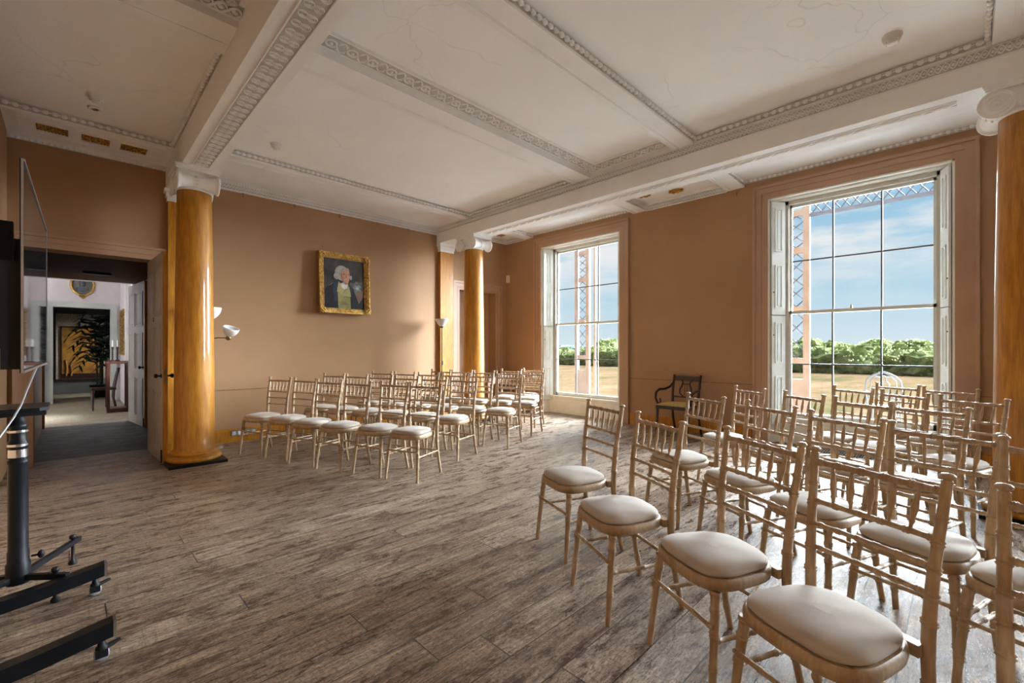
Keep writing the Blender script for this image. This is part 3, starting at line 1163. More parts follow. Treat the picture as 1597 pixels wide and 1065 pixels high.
def panelled_leaf(name, hinge, edge, h, z0, label, knob_side, both=True):
    """tall six panel door leaf from the hinge to the leading edge"""
    hx, hy = hinge
    ex, ey = edge
    d = Vector((ex - hx, ey - hy, 0))
    W = d.length
    ang = atan2(d.y, d.x)
    root = empty(name, (hx, hy, 0), ang)
    tag(root, label, 'door')
    t = 0.045
    mb = MB()
    mb.box(0, W, -t / 2, t / 2, z0, h)
    rows = ((0.16, 0.80), (0.95, 1.55), (1.66, h - 0.16)) if W > 0.5 else ((0.16, 0.85), (1.0, 1.6), (1.72, h - 0.16))
    st = 0.085
    pw = (W - 3 * st) / 2
    for (a, b) in rows:
        for c in (0, 1):
            x0 = st + c * (pw + st)
            for s in (-1, 1):
                raised_panel(mb, (x0, s * t / 2, a), (pw, 0, 0), (0, 0, b - a), (0, s, 0), 0.008, 0.022)
    mb.build('door_leaf', M['doorcream'], root)
    mb = MB()
    mb.box(W, W + 0.006, -t / 2, t / 2, z0, h)
    mb.build('leading_edge', M['grained'], root)['label'] = 'orange grained closing edge of the door'
    for s in (-1, 1):
        mb = MB()
        mb.lathe([(0.024, 0), (0.024, 0.006), (0.010, 0.01), (0.009, 0.03), (0.022, 0.04), (0.026, 0.052), (0.020, 0.064), (0.006, 0.067)], 14, (W - 0.06, s * t / 2, 0.98), (0, s, 0))
        mb.build('door_knob', M['black'], root)
    mb = MB()
    mb.box(W + 0.006, W + 0.009, -0.014, 0.014, 0.90, 1.07)
    mb.build('lock_plate', M['brass'], root)
    mb = MB()
    mb.box(W - 0.05, W - 0.02, -t / 2 - 0.012, -t / 2, 0.02, 0.16)
    mb.build('floor_bolt', M['black'], root)
    return root


r = panelled_leaf('door', (0.705, 7.20), (0.742, 6.22), 2.36, 0.012, 'tall cream panelled door folded open against the left column', 1)
mb = MB()
mb.box(0.40, 0.46, -0.027, -0.0225, 1.60, 1.65)
mb.build('sign_plate', M['black'], r)
panelled_leaf('door', (0.745, 10.40), (0.865, 9.30), 2.38, 0.012, 'cream panelled door standing open inside the lobby', 1)

# ================================================================== hall beyond
HX0, HX1 = -2.4, 0.88
mb = MB()
mb.box(HX1, HX1 + 0.15, 10.5, 10.75, 0, 3.9)
mb.box(HX1, HX1 + 0.15, 11.95, 15.0, 0, 3.9)
mb.box(HX1, HX1 + 0.15, 10.75, 12.05, 0, 0.8)
mb.box(HX1, HX1 + 0.15, 10.75, 12.05, 3.1, 3.9)
struct(mb.build('wall_hallright', M['hallwall']))
mb = MB()
mb.box(HX0 - 0.15, HX0, 10.5, 15.0, 0, 3.9)
mb.box(HX0, -0.33, 10.45, 10.6, 0, 3.9)
mb.box(-0.33, HX1 + 0.15, 10.45, 10.6, 2.44, 3.9)
struct(mb.build('wall_hallleft', M['hallwall']))
mb = MB()
mb.box(HX0, -0.30, 14.9, 15.15, 0, 3.9)
mb.box(0.70, 1.85, 14.9, 15.15, 0, 3.9)
mb.box(-0.30, 0.70, 14.9, 15.15, 2.27, 3.9)
struct(mb.build('wall_hallend', M['hallwall']), 'pale pink end wall of the hall')
mb = MB()
frame_molding(mb, (-0.30, 14.9, 0), (1.0, 0, 0), (0, 0, 2.27), (0, -1, 0), [(0, 0.05, 0.02), (0.05, 0.09, 0.035), (0.09, 0.12, 0.05)], 'LTR')
struct(mb.build('door_3', M['halltrim']), 'grey-green door frame at the end of the hall')
mb = MB()
mb.box(HX0 - 0.15, HX1 + 0.15, 10.45, 11.2, 3.9, 4.0)
mb.box(HX0 - 0.15, HX1 + 0.15, 14.2, 15.15, 3.9, 4.0)
mb.box(HX0 - 0.15, HX0 + 0.5, 11.2, 14.2, 3.9, 4.0)
mb.box(HX1 - 0.3, HX1 + 0.15, 11.2, 14.2, 3.9, 4.0)
struct(mb.build('ceiling.001', M['plaster']), 'hall ceiling with an added light opening')
mb = MB()
mb.box(HX0 + 0.5, HX1 - 0.3, 11.2, 14.2, 3.94, 3.945)
struct(mb.build('window_5', M['glass']), 'glass of the added roof opening that lights the hall')  # roof opening and pane added out of view to brighten the hall
mb = MB()
mb.box(HX1 + 0.07, HX1 + 0.075, 10.75, 12.05, 0.8, 3.1)
struct(mb.build('window_6', M['glass']), 'glass of the added side opening that lights the hall')  # unseen wall opening added so the sun reaches the hall
# white fluted pilasters in the hall
mb = MB()
mb.box(0.845, 0.885, 12.75, 12.95, 0, 3.9)
for q in range(4):
    mb.box(0.835, 0.845, 12.765 + q * 0.045, 12.79 + q * 0.045, 0.1, 2.7)
mb.box(0.78, 0.885, 12.68, 13.02, 2.72, 2.80)
struct(mb.build('trim_31', M['white']))
# dark room past the hall; hidden side opening added to light the panel
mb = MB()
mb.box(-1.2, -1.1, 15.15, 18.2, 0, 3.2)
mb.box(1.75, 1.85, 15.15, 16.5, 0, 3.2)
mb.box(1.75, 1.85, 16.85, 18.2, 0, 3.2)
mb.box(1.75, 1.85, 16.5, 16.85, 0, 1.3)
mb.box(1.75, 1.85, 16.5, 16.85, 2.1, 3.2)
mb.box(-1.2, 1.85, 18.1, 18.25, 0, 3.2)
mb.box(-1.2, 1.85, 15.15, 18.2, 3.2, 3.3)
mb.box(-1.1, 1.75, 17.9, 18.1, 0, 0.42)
struct(mb.build('wall_darkroom', M['greydark']), 'dark room beyond the hall, lit by an added opening')
o = empty('folding_screen', (0.2, 17.8, 0.42))
tag(o, 'amber lacquer panel in a patterned border behind the palm', 'panel')
mb = MB()
mb.box(-0.50, 0.52, 0, 0.04, 0.0, 1.85)
mb.build('border', M['paletan'], o)
mb = MB()
mb.box(-0.42, 0.48, -0.02, 0, 0.02, 1.50)
mb.build('dark_frame', M['darkwood'], o)
mb = MB()
mb.box(-0.38, 0.44, -0.03, -0.02, 0.16, 1.46)
for x0, zt in ((-0.3, 0.55), (-0.2, 0.4)):
    mb.tube([(x0, -0.04, 0.1), (x0 + 0.02, -0.04, zt * 0.6), (x0 - 0.01, -0.04, zt)], 0.02, 6)
mb.build('painted_panel', M['amber'], o)

# palm in the far doorway
root = empty('potted_palm', (0.54, 16.2, 0))
tag(root, 'tall dark green palm in a pot beyond the far door frame', 'plant')
mb = MB()
mb.lathe([(0.13, 0), (0.17, 0.05), (0.20, 0.30), (0.21, 0.33)], 16)
mb.build('pot', M['blackplastic'], root)
mb = MB()
random.seed(3)
for i in range(5):
    a = i * 1.3
    mb.tube([(0.05 * cos(a), 0.05 * sin(a), 0.3), (0.07 * cos(a), 0.07 * sin(a), 1.0), (0.12 * cos(a), 0.12 * sin(a), 1.9)], 0.014, 6)
mb.build('stem', M['leaf'], root)
mb = MB()
for i in range(26):
    a = i * 2.4
    z0 = 0.75 + 1.25 * (i / 26)
    Lf = random.uniform(0.40, 0.62)
    rib = []
    for j in range(7):
        t = j / 6
        rib.append(Vector((cos(a) * Lf * t, sin(a) * Lf * t, z0 + 0.35 * sin(t * 2.2) - 0.25 * t * t)))
    for j in range(1, 7):
        p = rib[j]
        d = (rib[j] - rib[j - 1]).normalized()
        s = Vector((-sin(a), cos(a), 0))
        for sd in (-1, 1):
            tip = p + (d * 0.6 + s * sd * 0.8) * 0.24 + Vector((0, 0, -0.07))
            w = d * 0.030
            mid = (p + tip) / 2 + Vector((0, 0, 0.02))
            mb.add([p - w, p + w, mid + w * 1.3, tip, mid - w * 1.3], [(0, 1, 2, 4), (4, 2, 3)])
    mb.tube(rib, 0.005, 4)
mb.build('frond', M['leaf'], root)

# cabinet, candlesticks, chair and pictures in the hall
root = empty('console_table', (0.68, 12.25, 0))
tag(root, 'dark red wooden stand against the right wall of the hall', 'table')
mb = MB()
mb.box(-0.19, 0.18, -0.25, 0.25, 0.98, 1.03)
mb.build('table_top', M['redwood'], root)
mb = MB()
mb.box(-0.17, 0.17, -0.23, 0.23, 0, 0.08)
mb.build('base_frame', M['redwood'], root)
for sx in (-0.15, 0.15):
    for sy in (-0.21, 0.21):
        mb = MB()
        mb.box(sx - 0.025, sx + 0.025, sy - 0.025, sy + 0.025, 0.08, 0.98)
        mb.build('leg', M['redwood'], root)
proto = None
for (x, y, lab) in ((0.60, 12.18, 'dark twisted candlestick, left one on the hall stand'), (0.68, 12.28, 'dark twisted candlestick, right one on the hall stand')):
    if proto is None:
        proto = empty('candlestick', (x, y, 1.03))
        mb = MB()
        prof = [(0.045, 0), (0.045, 0.012), (0.015, 0.03)]
        for i in range(12):
            prof.append((0.012 + 0.008 * (i % 2), 0.045 + i * 0.018))
        prof += [(0.02, 0.27), (0.024, 0.29)]
        mb.lathe(prof, 10)
        mb.build('stick', M['darkwood'], proto)
        mb = MB()
        mb.lathe([(0.010, 0.29), (0.010, 0.42), (0.003, 0.43)], 8)
        mb.build('candle', M['white'], proto)
        c = proto
    else:
        c = copy_tree(proto)
        c.location = (x, y, 1.03)
    tag(c, lab, 'candlestick', 'candlesticks on the hall stand')

root = empty('side_chair', (0.44, 12.76, 0), radians(0))
tag(root, 'red mahogany side chair half behind the hall stand', 'chair')
mb = MB()
mb.box(-0.15, 0.24, -0.2, 0.2, 0.42, 0.47)
mb.build('seat', M['redwood'], root)
for (sx, sy) in ((-0.12, -0.17), (-0.12, 0.17)):
    mb = MB()
    mb.lathe([(0.013, 0), (0.02, 0.05), (0.015, 0.07), (0.024, 0.2), (0.026, 0.3), (0.016, 0.32), (0.026, 0.36), (0.026, 0.42)], 8, (sx, sy, 0))
    mb.build('leg', M['redwood'], root)
for sy in (-0.17, 0.17):
    mb = MB()
    mb.tube([(0.25, sy, 0), (0.20, sy, 0.25), (0.21, sy, 0.45), (0.25, sy, 0.7), (0.29, sy, 0.88)], 0.018, 6)
    mb.build('rear_leg', M['redwood'], root)
mb = MB()
mb.box(0.26, 0.29, -0.19, 0.19, 0.78, 0.87)
mb.build('back_rail', M['redwood'], root)

root = empty('gilt_picture', (0.88, 13.55, 1.15))
tag(root, 'narrow gilt framed picture on the right wall of the hall', 'picture')
mb = MB()
frame_molding(mb, (0, -0.42, 0.08), (0, 0.84, 0), (0, 0, 0.85), (-1, 0, 0), [(0, 0.05, 0.04), (0.05, 0.09, 0.06)], 'LTRB')
mb.build('frame', M['gold'], root)
mb = MB()
mb.box(-0.015, 0, -0.42, 0.42, 0.08, 0.93)
mb.build('canvas', M['greydark'], root)
root = empty('oval_picture', (0.20, 14.9, 2.82))
tag(root, 'oval gilt framed picture above the far door frame', 'picture')
mb = MB()
mb.tube([(0.20 * cos(a), -0.03, 0.25 * sin(a)) for a in [2 * pi * i / 28 for i in range(28)]], 0.025, 6, closed=True)
mb.tube([(-0.06, -0.03, -0.27), (0, -0.03, -0.33), (0.06, -0.03, -0.27)], 0.02, 5)
mb.build('frame', M['gold'], root)
mb = MB()
mb.lathe([(0.19, 0), (0.19, 0.015)], 28, (0, 0, 0), (0, -1, 0))
for v in range(len(mb.v)):
    x, y, z = mb.v[v]
    mb.v[v] = (x, y, z * 1.27)
mb.build('canvas', M['greydark'], root)
mb = MB()
mb.ball((0.0, -0.017, 0.03), 0.06, 0.012, 0.09, 10, 6)
mb.ball((0.0, -0.017, -0.11), 0.11, 0.012, 0.07, 10, 6)
mb.build('figure', M['ironpale'], root)
# curtain on the left wall end of the hall
mb = MB()
pts = []
for i in range(25):
    x = -0.95 + i * 0.022
    pts.append((x, 14.78 + 0.02 * sin(i * 1.5)))
vs = [(x, y, z) for z in (0.05, 2.25) for (x, y) in pts]
vs += [(x, y + 0.006, z) for z in (0.05, 2.25) for (x, y) in pts]
n_ = len(pts)
fs = [(i, i + 1, n_ + i + 1, n_ + i) for i in range(n_ - 1)] + [(2 * n_ + i + 1, 2 * n_ + i, 3 * n_ + i, 3 * n_ + i + 1) for i in range(n_ - 1)]
mb.add(vs, fs, True)
tag(mb.build('curtain', M['curtain']), 'pale sheer curtain left of the far door frame', 'curtain')

# ================================================================== windows


def window(n, y0, y1, shutters=True):
    mb = MB()
    frame_molding(mb, (XW, y0, 0), (0, y1 - y0, 0), (0, 0, ZT), (-1, 0, 0), ARCH, 'LTR')
    root = struct(mb.build('window_%d' % n, M['arch']), 'tall twelve pane sash window in a brown architrave')
    xf = XW + 0.20     # face of the sash frame
    gy0, gy1 = y0 + 0.15, y1 - 0.20
    if n == 1:
        gy0 = y0 + 0.12
    # linings: white bead round the opening, splayed head and panel below
    mb = MB()
    for (ya, yb) in ((y0, y0 + 0.02), (y1 - 0.02, y1)):
        mb.box(XW - 0.012, XW + 0.05, ya, yb, 0, ZT)
    mb.box(XW - 0.012, XW + 0.05, y0, y1, ZT - 0.02, ZT)
    # splayed reveals
    for (ya, yb) in ((y0 + 0.02, gy0 - 0.03), (y1 - 0.02, gy1 + 0.03)):
        mb.add([(XW + 0.03, ya, 0), (xf + 0.12, yb, 0), (xf + 0.12, yb, ZT), (XW + 0.03, ya, ZT)], [(0, 1, 2, 3)])
    mb.add([(XW + 0.03, y0 + 0.02, ZT - 0.02), (XW + 0.03, y1 - 0.02, ZT - 0.02), (xf + 0.12, y1 - 0.02, ZT - 0.035), (xf + 0.12, y0 + 0.02, ZT - 0.035)], [(0, 1, 2, 3)])
    for q in (0.05, 0.09):
        mb.box(XW + q, XW + q + 0.012, y0 + 0.02, y1 - 0.02, ZT - 0.04, ZT - 0.022)
    # panelled apron below the sashes
    mb.box(XW + 0.155, XW + 0.2, y0 + 0.02, y1 - 0.02, 0, 0.33)
    mb.box(XW + 0.145, XW + 0.155, y0 + 0.05, y1 - 0.05, 0.245, 0.26)
    mb.box(XW + 0.12, xf + 0.06, y0 + 0.05, y1 - 0.05, 0.31, 0.345)
    mb.build('window_lining', M['white'], root)
    # sash frame
    mb = MB()
    gz0, gz1 = 0.40, 3.25
    mb.box(xf, xf + 0.10, gy0 - 0.07, gy0, 0.33, ZT - 0.03)
    mb.box(xf, xf + 0.10, gy1, gy1 + 0.07, 0.33, ZT - 0.03)
    mb.box(xf, xf + 0.10, gy0 - 0.07, gy1 + 0.07, gz1, ZT - 0.03)
    mb.box(xf, xf + 0.10, gy0 - 0.07, gy1 + 0.07, 0.33, 0.345)
    mb.build('sash_box', M['stone'], root)
    zm = 1.775
    hts = (1.075, 2.475)
    for nm, za, zb2, dx in (('upper_sash', zm - 0.02, gz1, 0.055), ('lower_sash', 0.345, zm + 0.02, 0.015)):
        mb = MB()
        x = xf + dx
        st = 0.028
        mb.box(x, x + 0.035, gy0, gy0 + st, za, zb2)
        mb.box(x, x + 0.035, gy1 - st, gy1, za, zb2)
        mb.box(x, x + 0.035, gy0, gy1, zb2 - (0.035 if nm == 'upper_sash' else 0.04), zb2)
        mb.box(x, x + 0.035, gy0, gy1, za, za + (0.04 if nm == 'upper_sash' else 0.065))
        s = mb.build(nm, M['shutter'], root)
        mb = MB()
        for f in (1 / 3, 2 / 3):
            yy = gy0 + (gy1 - gy0) * f
            mb.box(x + 0.010, x + 0.026, yy - 0.009, yy + 0.009, za, zb2)
        zz = hts[1] if nm == 'upper_sash' else hts[0]
        mb.box(x + 0.008, x + 0.028, gy0, gy1, zz - 0.009, zz + 0.009)
        mb.build('glazing_bar', M['bar'], s)
        mb = MB()
        mb.box(x + 0.016, x + 0.019, gy0 + 0.01, gy1 - 0.01, za + 0.01, zb2 - 0.01)
        mb.build('pane', M['glass'], s)
    mb = MB()
    ym = (gy0 + gy1) / 2
    mb.lathe([(0.012, 0), (0.012, 0.02), (0.007, 0.03), (0.012, 0.045)], 8, (xf + 0.03, ym + 0.05, zm + 0.02))
    mb.build('sash_catch', M['brass'], root)
    # shutters folded into the splayed reveals: an upper and a lower leaf each side
    for side in (0, 1):
        ya, yb = (y0 + 0.03, gy0 - 0.05) if side == 0 else (y1 - 0.03, gy1 + 0.05)
        A = Vector((XW + 0.02, ya, 0))
        B = Vector((xf - 0.02, yb, 0))
        d = (B - A)
        W = d.length
        d.normalize()
        nrm = Vector((-d.y, d.x, 0))
        cy = (y0 + y1) / 2 - ya
        if nrm.y * cy < 0:
            nrm = -nrm
        for (za, zb2) in ((0.26, 1.735), (1.745, 3.285)):
            mb = MB()
            o = A + Vector((0, 0, za))
            mb.obox(o - nrm * 0.0, d * W, nrm * 0.022, Vector((0, 0, zb2 - za)))
            hh = (zb2 - za) / 2
            for q in (0, 1):
                raised_panel(mb, o + d * 0.045 + nrm * 0.022 + Vector((0, 0, q * hh + 0.09)), d * (W - 0.09), Vector((0, 0, hh - 0.18)), nrm, 0.009, 0.018)
            s = mb.build('shutter', M['shutter'], root)
            mb = MB()
            c = o + d * (W * 0.12) + nrm * 0.022 + Vector((0, 0, (zb2 - za) * (0.82 if za < 1 else 0.2)))
            mb.ball(c, 0.009, 0.009, 0.009, 8, 5)
            mb.build('shutter_knob', M['black'], s)
    return root


window(1, *WIN[0])
window(2, *WIN[1])
window(3, *WIN[2])
# one leaf of the left window's shutter stands out from the reveal
mb = MB()
for (za, zb2, dy) in ((0.26, 1.735, 0.06), (1.745, 3.285, 0.02)):
    o = Vector((XW + 0.0, 6.01, za))
    d = Vector((-0.04 if za < 1 else 0.1, -dy - 0.06, 0))
mb.box(XW - 0.05, XW + 0.02, 5.985, 6.025, 1.76, 3.26)
mb.box(XW - 0.02, XW + 0.03, 5.95, 5.975, 1.76, 3.26)
struct(mb.build('trim_32', M['shutter']), 'edge of the folded shutter leaf at the far window')

# floor grille in front of the near window
mb = MB()
mb.box(6.60, 6.78, 0.45, 1.60, 0.0, 0.004)
tagobj = mb.build('floor_grille', M['blackplastic'])
tag(tagobj, 'dark slotted heating grille in the floor below the near window', 'floor grille')
mb = MB()
for i in range(46):
    y = 0.46 + i * 0.025
    mb.obox((6.61, y, 0.004), (0.16, 0.0, 0), (0, 0.010, 0), (0, 0, 0.004))
mb.build('slats', M['steel'], tagobj)

# ================================================================== outside
mb = MB()
mb.box(XW + WT, 11.4, -9, 14, -0.5, -0.12)
struct(mb.build('trim_40', M['gravel']), 'gravel terrace outside the windows')
mb = MB()
mb.box(11.4, 700, -500, 600, -0.7, -0.30)
tag(mb.build('lawn', M['lawn']), 'dry yellow lawn beyond the windows', 'lawn', kind='stuff')
mb = MB()
# pale building pier seen through the far window and the window surround outside
mb.box(7.3, 7.75, 6.55, 6.9, -0.12, 4.2)
mb.box(7.16, 7.42, 1.95, 2.05, -0.12, 4.2)
struct(mb.build('trim_41', M['render']))


def trellis_post(x, y, w, label):
    root = empty('verandah_post', (x, y, -0.12))
    tag(root, label, 'trellis post', 'trellis posts of the verandah')
    mb = MB()
    for s in (-1, 1):
        mb.box(-0.035, 0.035, s * w / 2 - 0.045, s * w / 2 + 0.045, 0, 3.75)
    for z in (0.0, 1.15, 2.0, 2.98, 3.6):
        mb.box(-0.033, 0.033, -w / 2, w / 2, z, z + (0.10 if z else 0.9))
    mb.build('frame', M['verandah'], root)
    mb = MB()
    for (za, zb2) in ((1.25, 2.0), (2.1, 2.98), (3.08, 3.6)):
        nn = max(3, int(round((zb2 - za) / (w * 1.05))) + 1)
        h = (zb2 - za) / nn
        iw = w / 2 - 0.035
        for i in range(nn):
            z = za + i * h
            for s in (-1, 1):
                mb.tube([(0, 0, z), (0, s * iw, z + h / 2), (0, 0, z + h)], 0.010, 4, smooth=False)
    mb.build('lattice', M['trellis'], root)
    return root


trellis_post(8.6, 1.98, 0.30, 'trellis panelled verandah post seen through the near window')
trellis_post(8.6, 6.35, 0.32, 'trellis panelled verandah post seen through the far window')
trellis_post(8.6, -2.6, 0.32, 'trellis panelled verandah post hidden past the near window')
root = empty('verandah_frieze', (8.6, 0, 3.4))
tag(root, 'lattice frieze across the top of the verandah', 'frieze')
mb = MB()
mb.box(-0.03, 0.03, -4.0, 1.85, 0.04, 0.09)
mb.box(-0.03, 0.03, -4.0, 1.85, 0.27, 0.32)
mb.build('rail', M['trellis'], root)
mb = MB()
for i in range(46):
    y = -3.96 + i * 0.127
    mb.tube([(0, y, 0.09), (0, y + 0.127, 0.27)], 0.009, 4)
    mb.tube([(0, y, 0.27), (0, y + 0.127, 0.09)], 0.009, 4)
mb.build('lattice', M['trellis'], root)
mb = MB()
mb.lathe([(0.035, -0.12), (0.035, 1.0), (0.05, 1.02), (0.03, 1.06), (0.028, 1.75), (0.045, 1.77), (0.028, 1.8), (0.028, 3.6)], 10, (8.2, 5.72, 0))
tag(mb.build('drainpipe', M['verandah']), 'thin pale pipe beside the far trellis post', 'pipe')

# hedge
random.seed(11)


def blob(mb, c, rx, ry, rz, seed, seg=26, ring=16, amp=0.34):
    c = Vector(c)
    o = len(mb.v)
    vs = []
    for i in range(ring + 1):
        a = -pi / 2 + pi * i / ring
        for k_ in range(seg):
            b = 2 * pi * k_ / seg
            d = Vector((cos(a) * cos(b), cos(a) * sin(b), sin(a)))
            f = 1 + amp * mnoise.noise(d * 2.3 + Vector((seed, 0, 0))) + amp * 0.7 * mnoise.noise(d * 7 + Vector((seed, 3, 0))) + amp * 0.35 * mnoise.noise(d * 16 + Vector((seed, 3, 9)))
            vs.append(c + Vector((d.x * rx * f, d.y * ry * f, d.z * rz * f)))
    fs = []
    for i in range(ring):
        for k_ in range(seg):
            l = (k_ + 1) % seg
            fs.append((i * seg + k_, i * seg + l, (i + 1) * seg + l, (i + 1) * seg + k_))
    mb.add(vs, fs, False)


def leaves(mb, c, rx, ry, rz, n, size):
    for i in range(n):
        d = Vector((random.gauss(0, 1), random.gauss(0, 1), random.gauss(0, 1))).normalized()
        p = Vector(c) + Vector((d.x * rx, d.y * ry, d.z * rz)) * random.uniform(0.9, 1.12)
        a = Vector((random.uniform(-1, 1), random.uniform(-1, 1), random.uniform(-1, 1))).normalized() * size
        b = a.orthogonal().normalized() * size * 0.7
        mb.add([p - a, p + b, p + a, p - b], [(0, 1, 2, 3)])


mb = MB()
for i in range(70):
    y = -6 + i * 0.95
    x = 37 + random.uniform(-1, 1)
    h = random.uniform(0.7, 1.25)
    blob(mb, (x, y, -0.3 + h * 0.5), 1.5, 1.3, h, i * 1.7, 18, 10)
    leaves(mb, (x, y, -0.3 + h * 0.5), 1.55, 1.35, h * 1.03, 420, 0.085)
tag(mb.build('hedge', M['hedge']), 'long green hedge along the far side of the lawn', 'hedge', kind='stuff')
bushes = [(41, 2.2, 1.9, 'low rounded bush behind the hedge at the right edge of the near window'),
          (42, 9.2, 2.5, 'bushy tree behind the hedge, middle of the near window'),
          (43, 6.0, 2.1, 'bush behind the hedge just right of the central bush in the near window'),
          (42, 13.0, 2.0, 'bush behind the hedge at the left of the near window'),
          (41, 26.5, 2.5, 'tall bush behind the hedge at the right of the far window'),
          (44, 31.0, 1.5, 'low bush behind the hedge at the left of the far window')]
for i, (x, y, h, lab) in enumerate(bushes):
    root = empty('bush', (x, y, -0.3))
    tag(root, lab, 'bush', 'bushes behind the hedge')
    mb = MB()
    for q in range(5):
        cx, cy = random.uniform(-1.3, 1.3), random.uniform(-1.8, 1.8)
        hh = h * random.uniform(0.6, 0.98) * 0.5
        blob(mb, (cx, cy, hh + 0.25), 1.3, 1.4, hh, q * 3.1 + i, 22, 12)
        leaves(mb, (cx, cy, hh + 0.25), 1.35, 1.45, hh * 1.05, 700, 0.08)
    mb.build('foliage', M['hedge'], root)
    mb = MB()
    mb.tube([(0, 0, 0), (0.05, 0.05, h * 0.5)], 0.09, 6)
    mb.build('trunk', M['darkwood'], root)
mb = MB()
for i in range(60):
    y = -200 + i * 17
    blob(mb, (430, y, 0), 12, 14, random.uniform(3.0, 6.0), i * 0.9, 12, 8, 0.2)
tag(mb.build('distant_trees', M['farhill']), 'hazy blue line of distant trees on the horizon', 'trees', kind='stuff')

# garden chair outside the near window
root = empty('garden_chair', (9.5, 0.95, -0.12), 0)
root.scale = (1, 0.66, 0.97)
tag(root, 'pale ornate garden chair outside the near window', 'chair')


def arc(cx, cz, r, a0, a1, n=12, x=0.0, sy=1.0):
    return [(x, cx + r * cos(a0 + (a1 - a0) * i / n) * sy, cz + r * sin(a0 + (a1 - a0) * i / n)) for i in range(n + 1)]


mb = MB()
mb.tube([(0.0, -0.30, 0.45), (0, -0.36, 0.70), (0, -0.33, 0.90)] + arc(0, 0.80, 0.30, pi * 0.88, pi * 0.12, 10)[::-1][0:0] + [(0, -0.25, 0.97), (0, -0.12, 1.02), (0, 0, 1.05), (0, 0.12, 1.02), (0, 0.25, 0.97), (0, 0.33, 0.90), (0, 0.36, 0.70), (0, 0.30, 0.45)], 0.020, 7)
mb.tube(arc(0, 0.93, 0.055, 0, 2 * pi, 14), 0.014, 6)
for s in (-1, 1):
    mb.tube([(0, s * 0.05, 0.95), (0, s * 0.15, 0.97), (0, s * 0.24, 0.90), (0, s * 0.26, 0.75), (0, s * 0.18, 0.62)], 0.012, 6)
    mb.tube([(0, s * 0.05, 0.90), (0, s * 0.12, 0.85), (0, s * 0.10, 0.72), (0, s * 0.03, 0.66)], 0.012, 6)
mb.tube([(0, -0.3, 0.6), (0, 0, 0.64), (0, 0.3, 0.6)], 0.014, 6)
mb.build('backrest', M['ironpale'], root)
mb = MB()
mb.box(0.0, 0.42, -0.30, 0.30, 0.43, 0.46)
mb.build('seat', M['ironpale'], root)
for sx, sy in ((0.02, -0.27), (0.02, 0.27), (0.40, -0.27), (0.40, 0.27)):
    mb = MB()
    mb.tube([(sx, sy, 0.43), (sx, sy * 1.05, 0.2), (sx, sy * 1.12, 0)], 0.018, 6)
    mb.build('leg', M['ironpale'], root)
for s in (-1, 1):
    mb = MB()
    mb.tube([(0, s * 0.34, 0.70), (0.2, s * 0.36, 0.70), (0.38, s * 0.34, 0.66), (0.36, s * 0.30, 0.46)], 0.016, 6)
    mb.build('armrest', M['ironpale'], root)

# ================================================================== the portrait


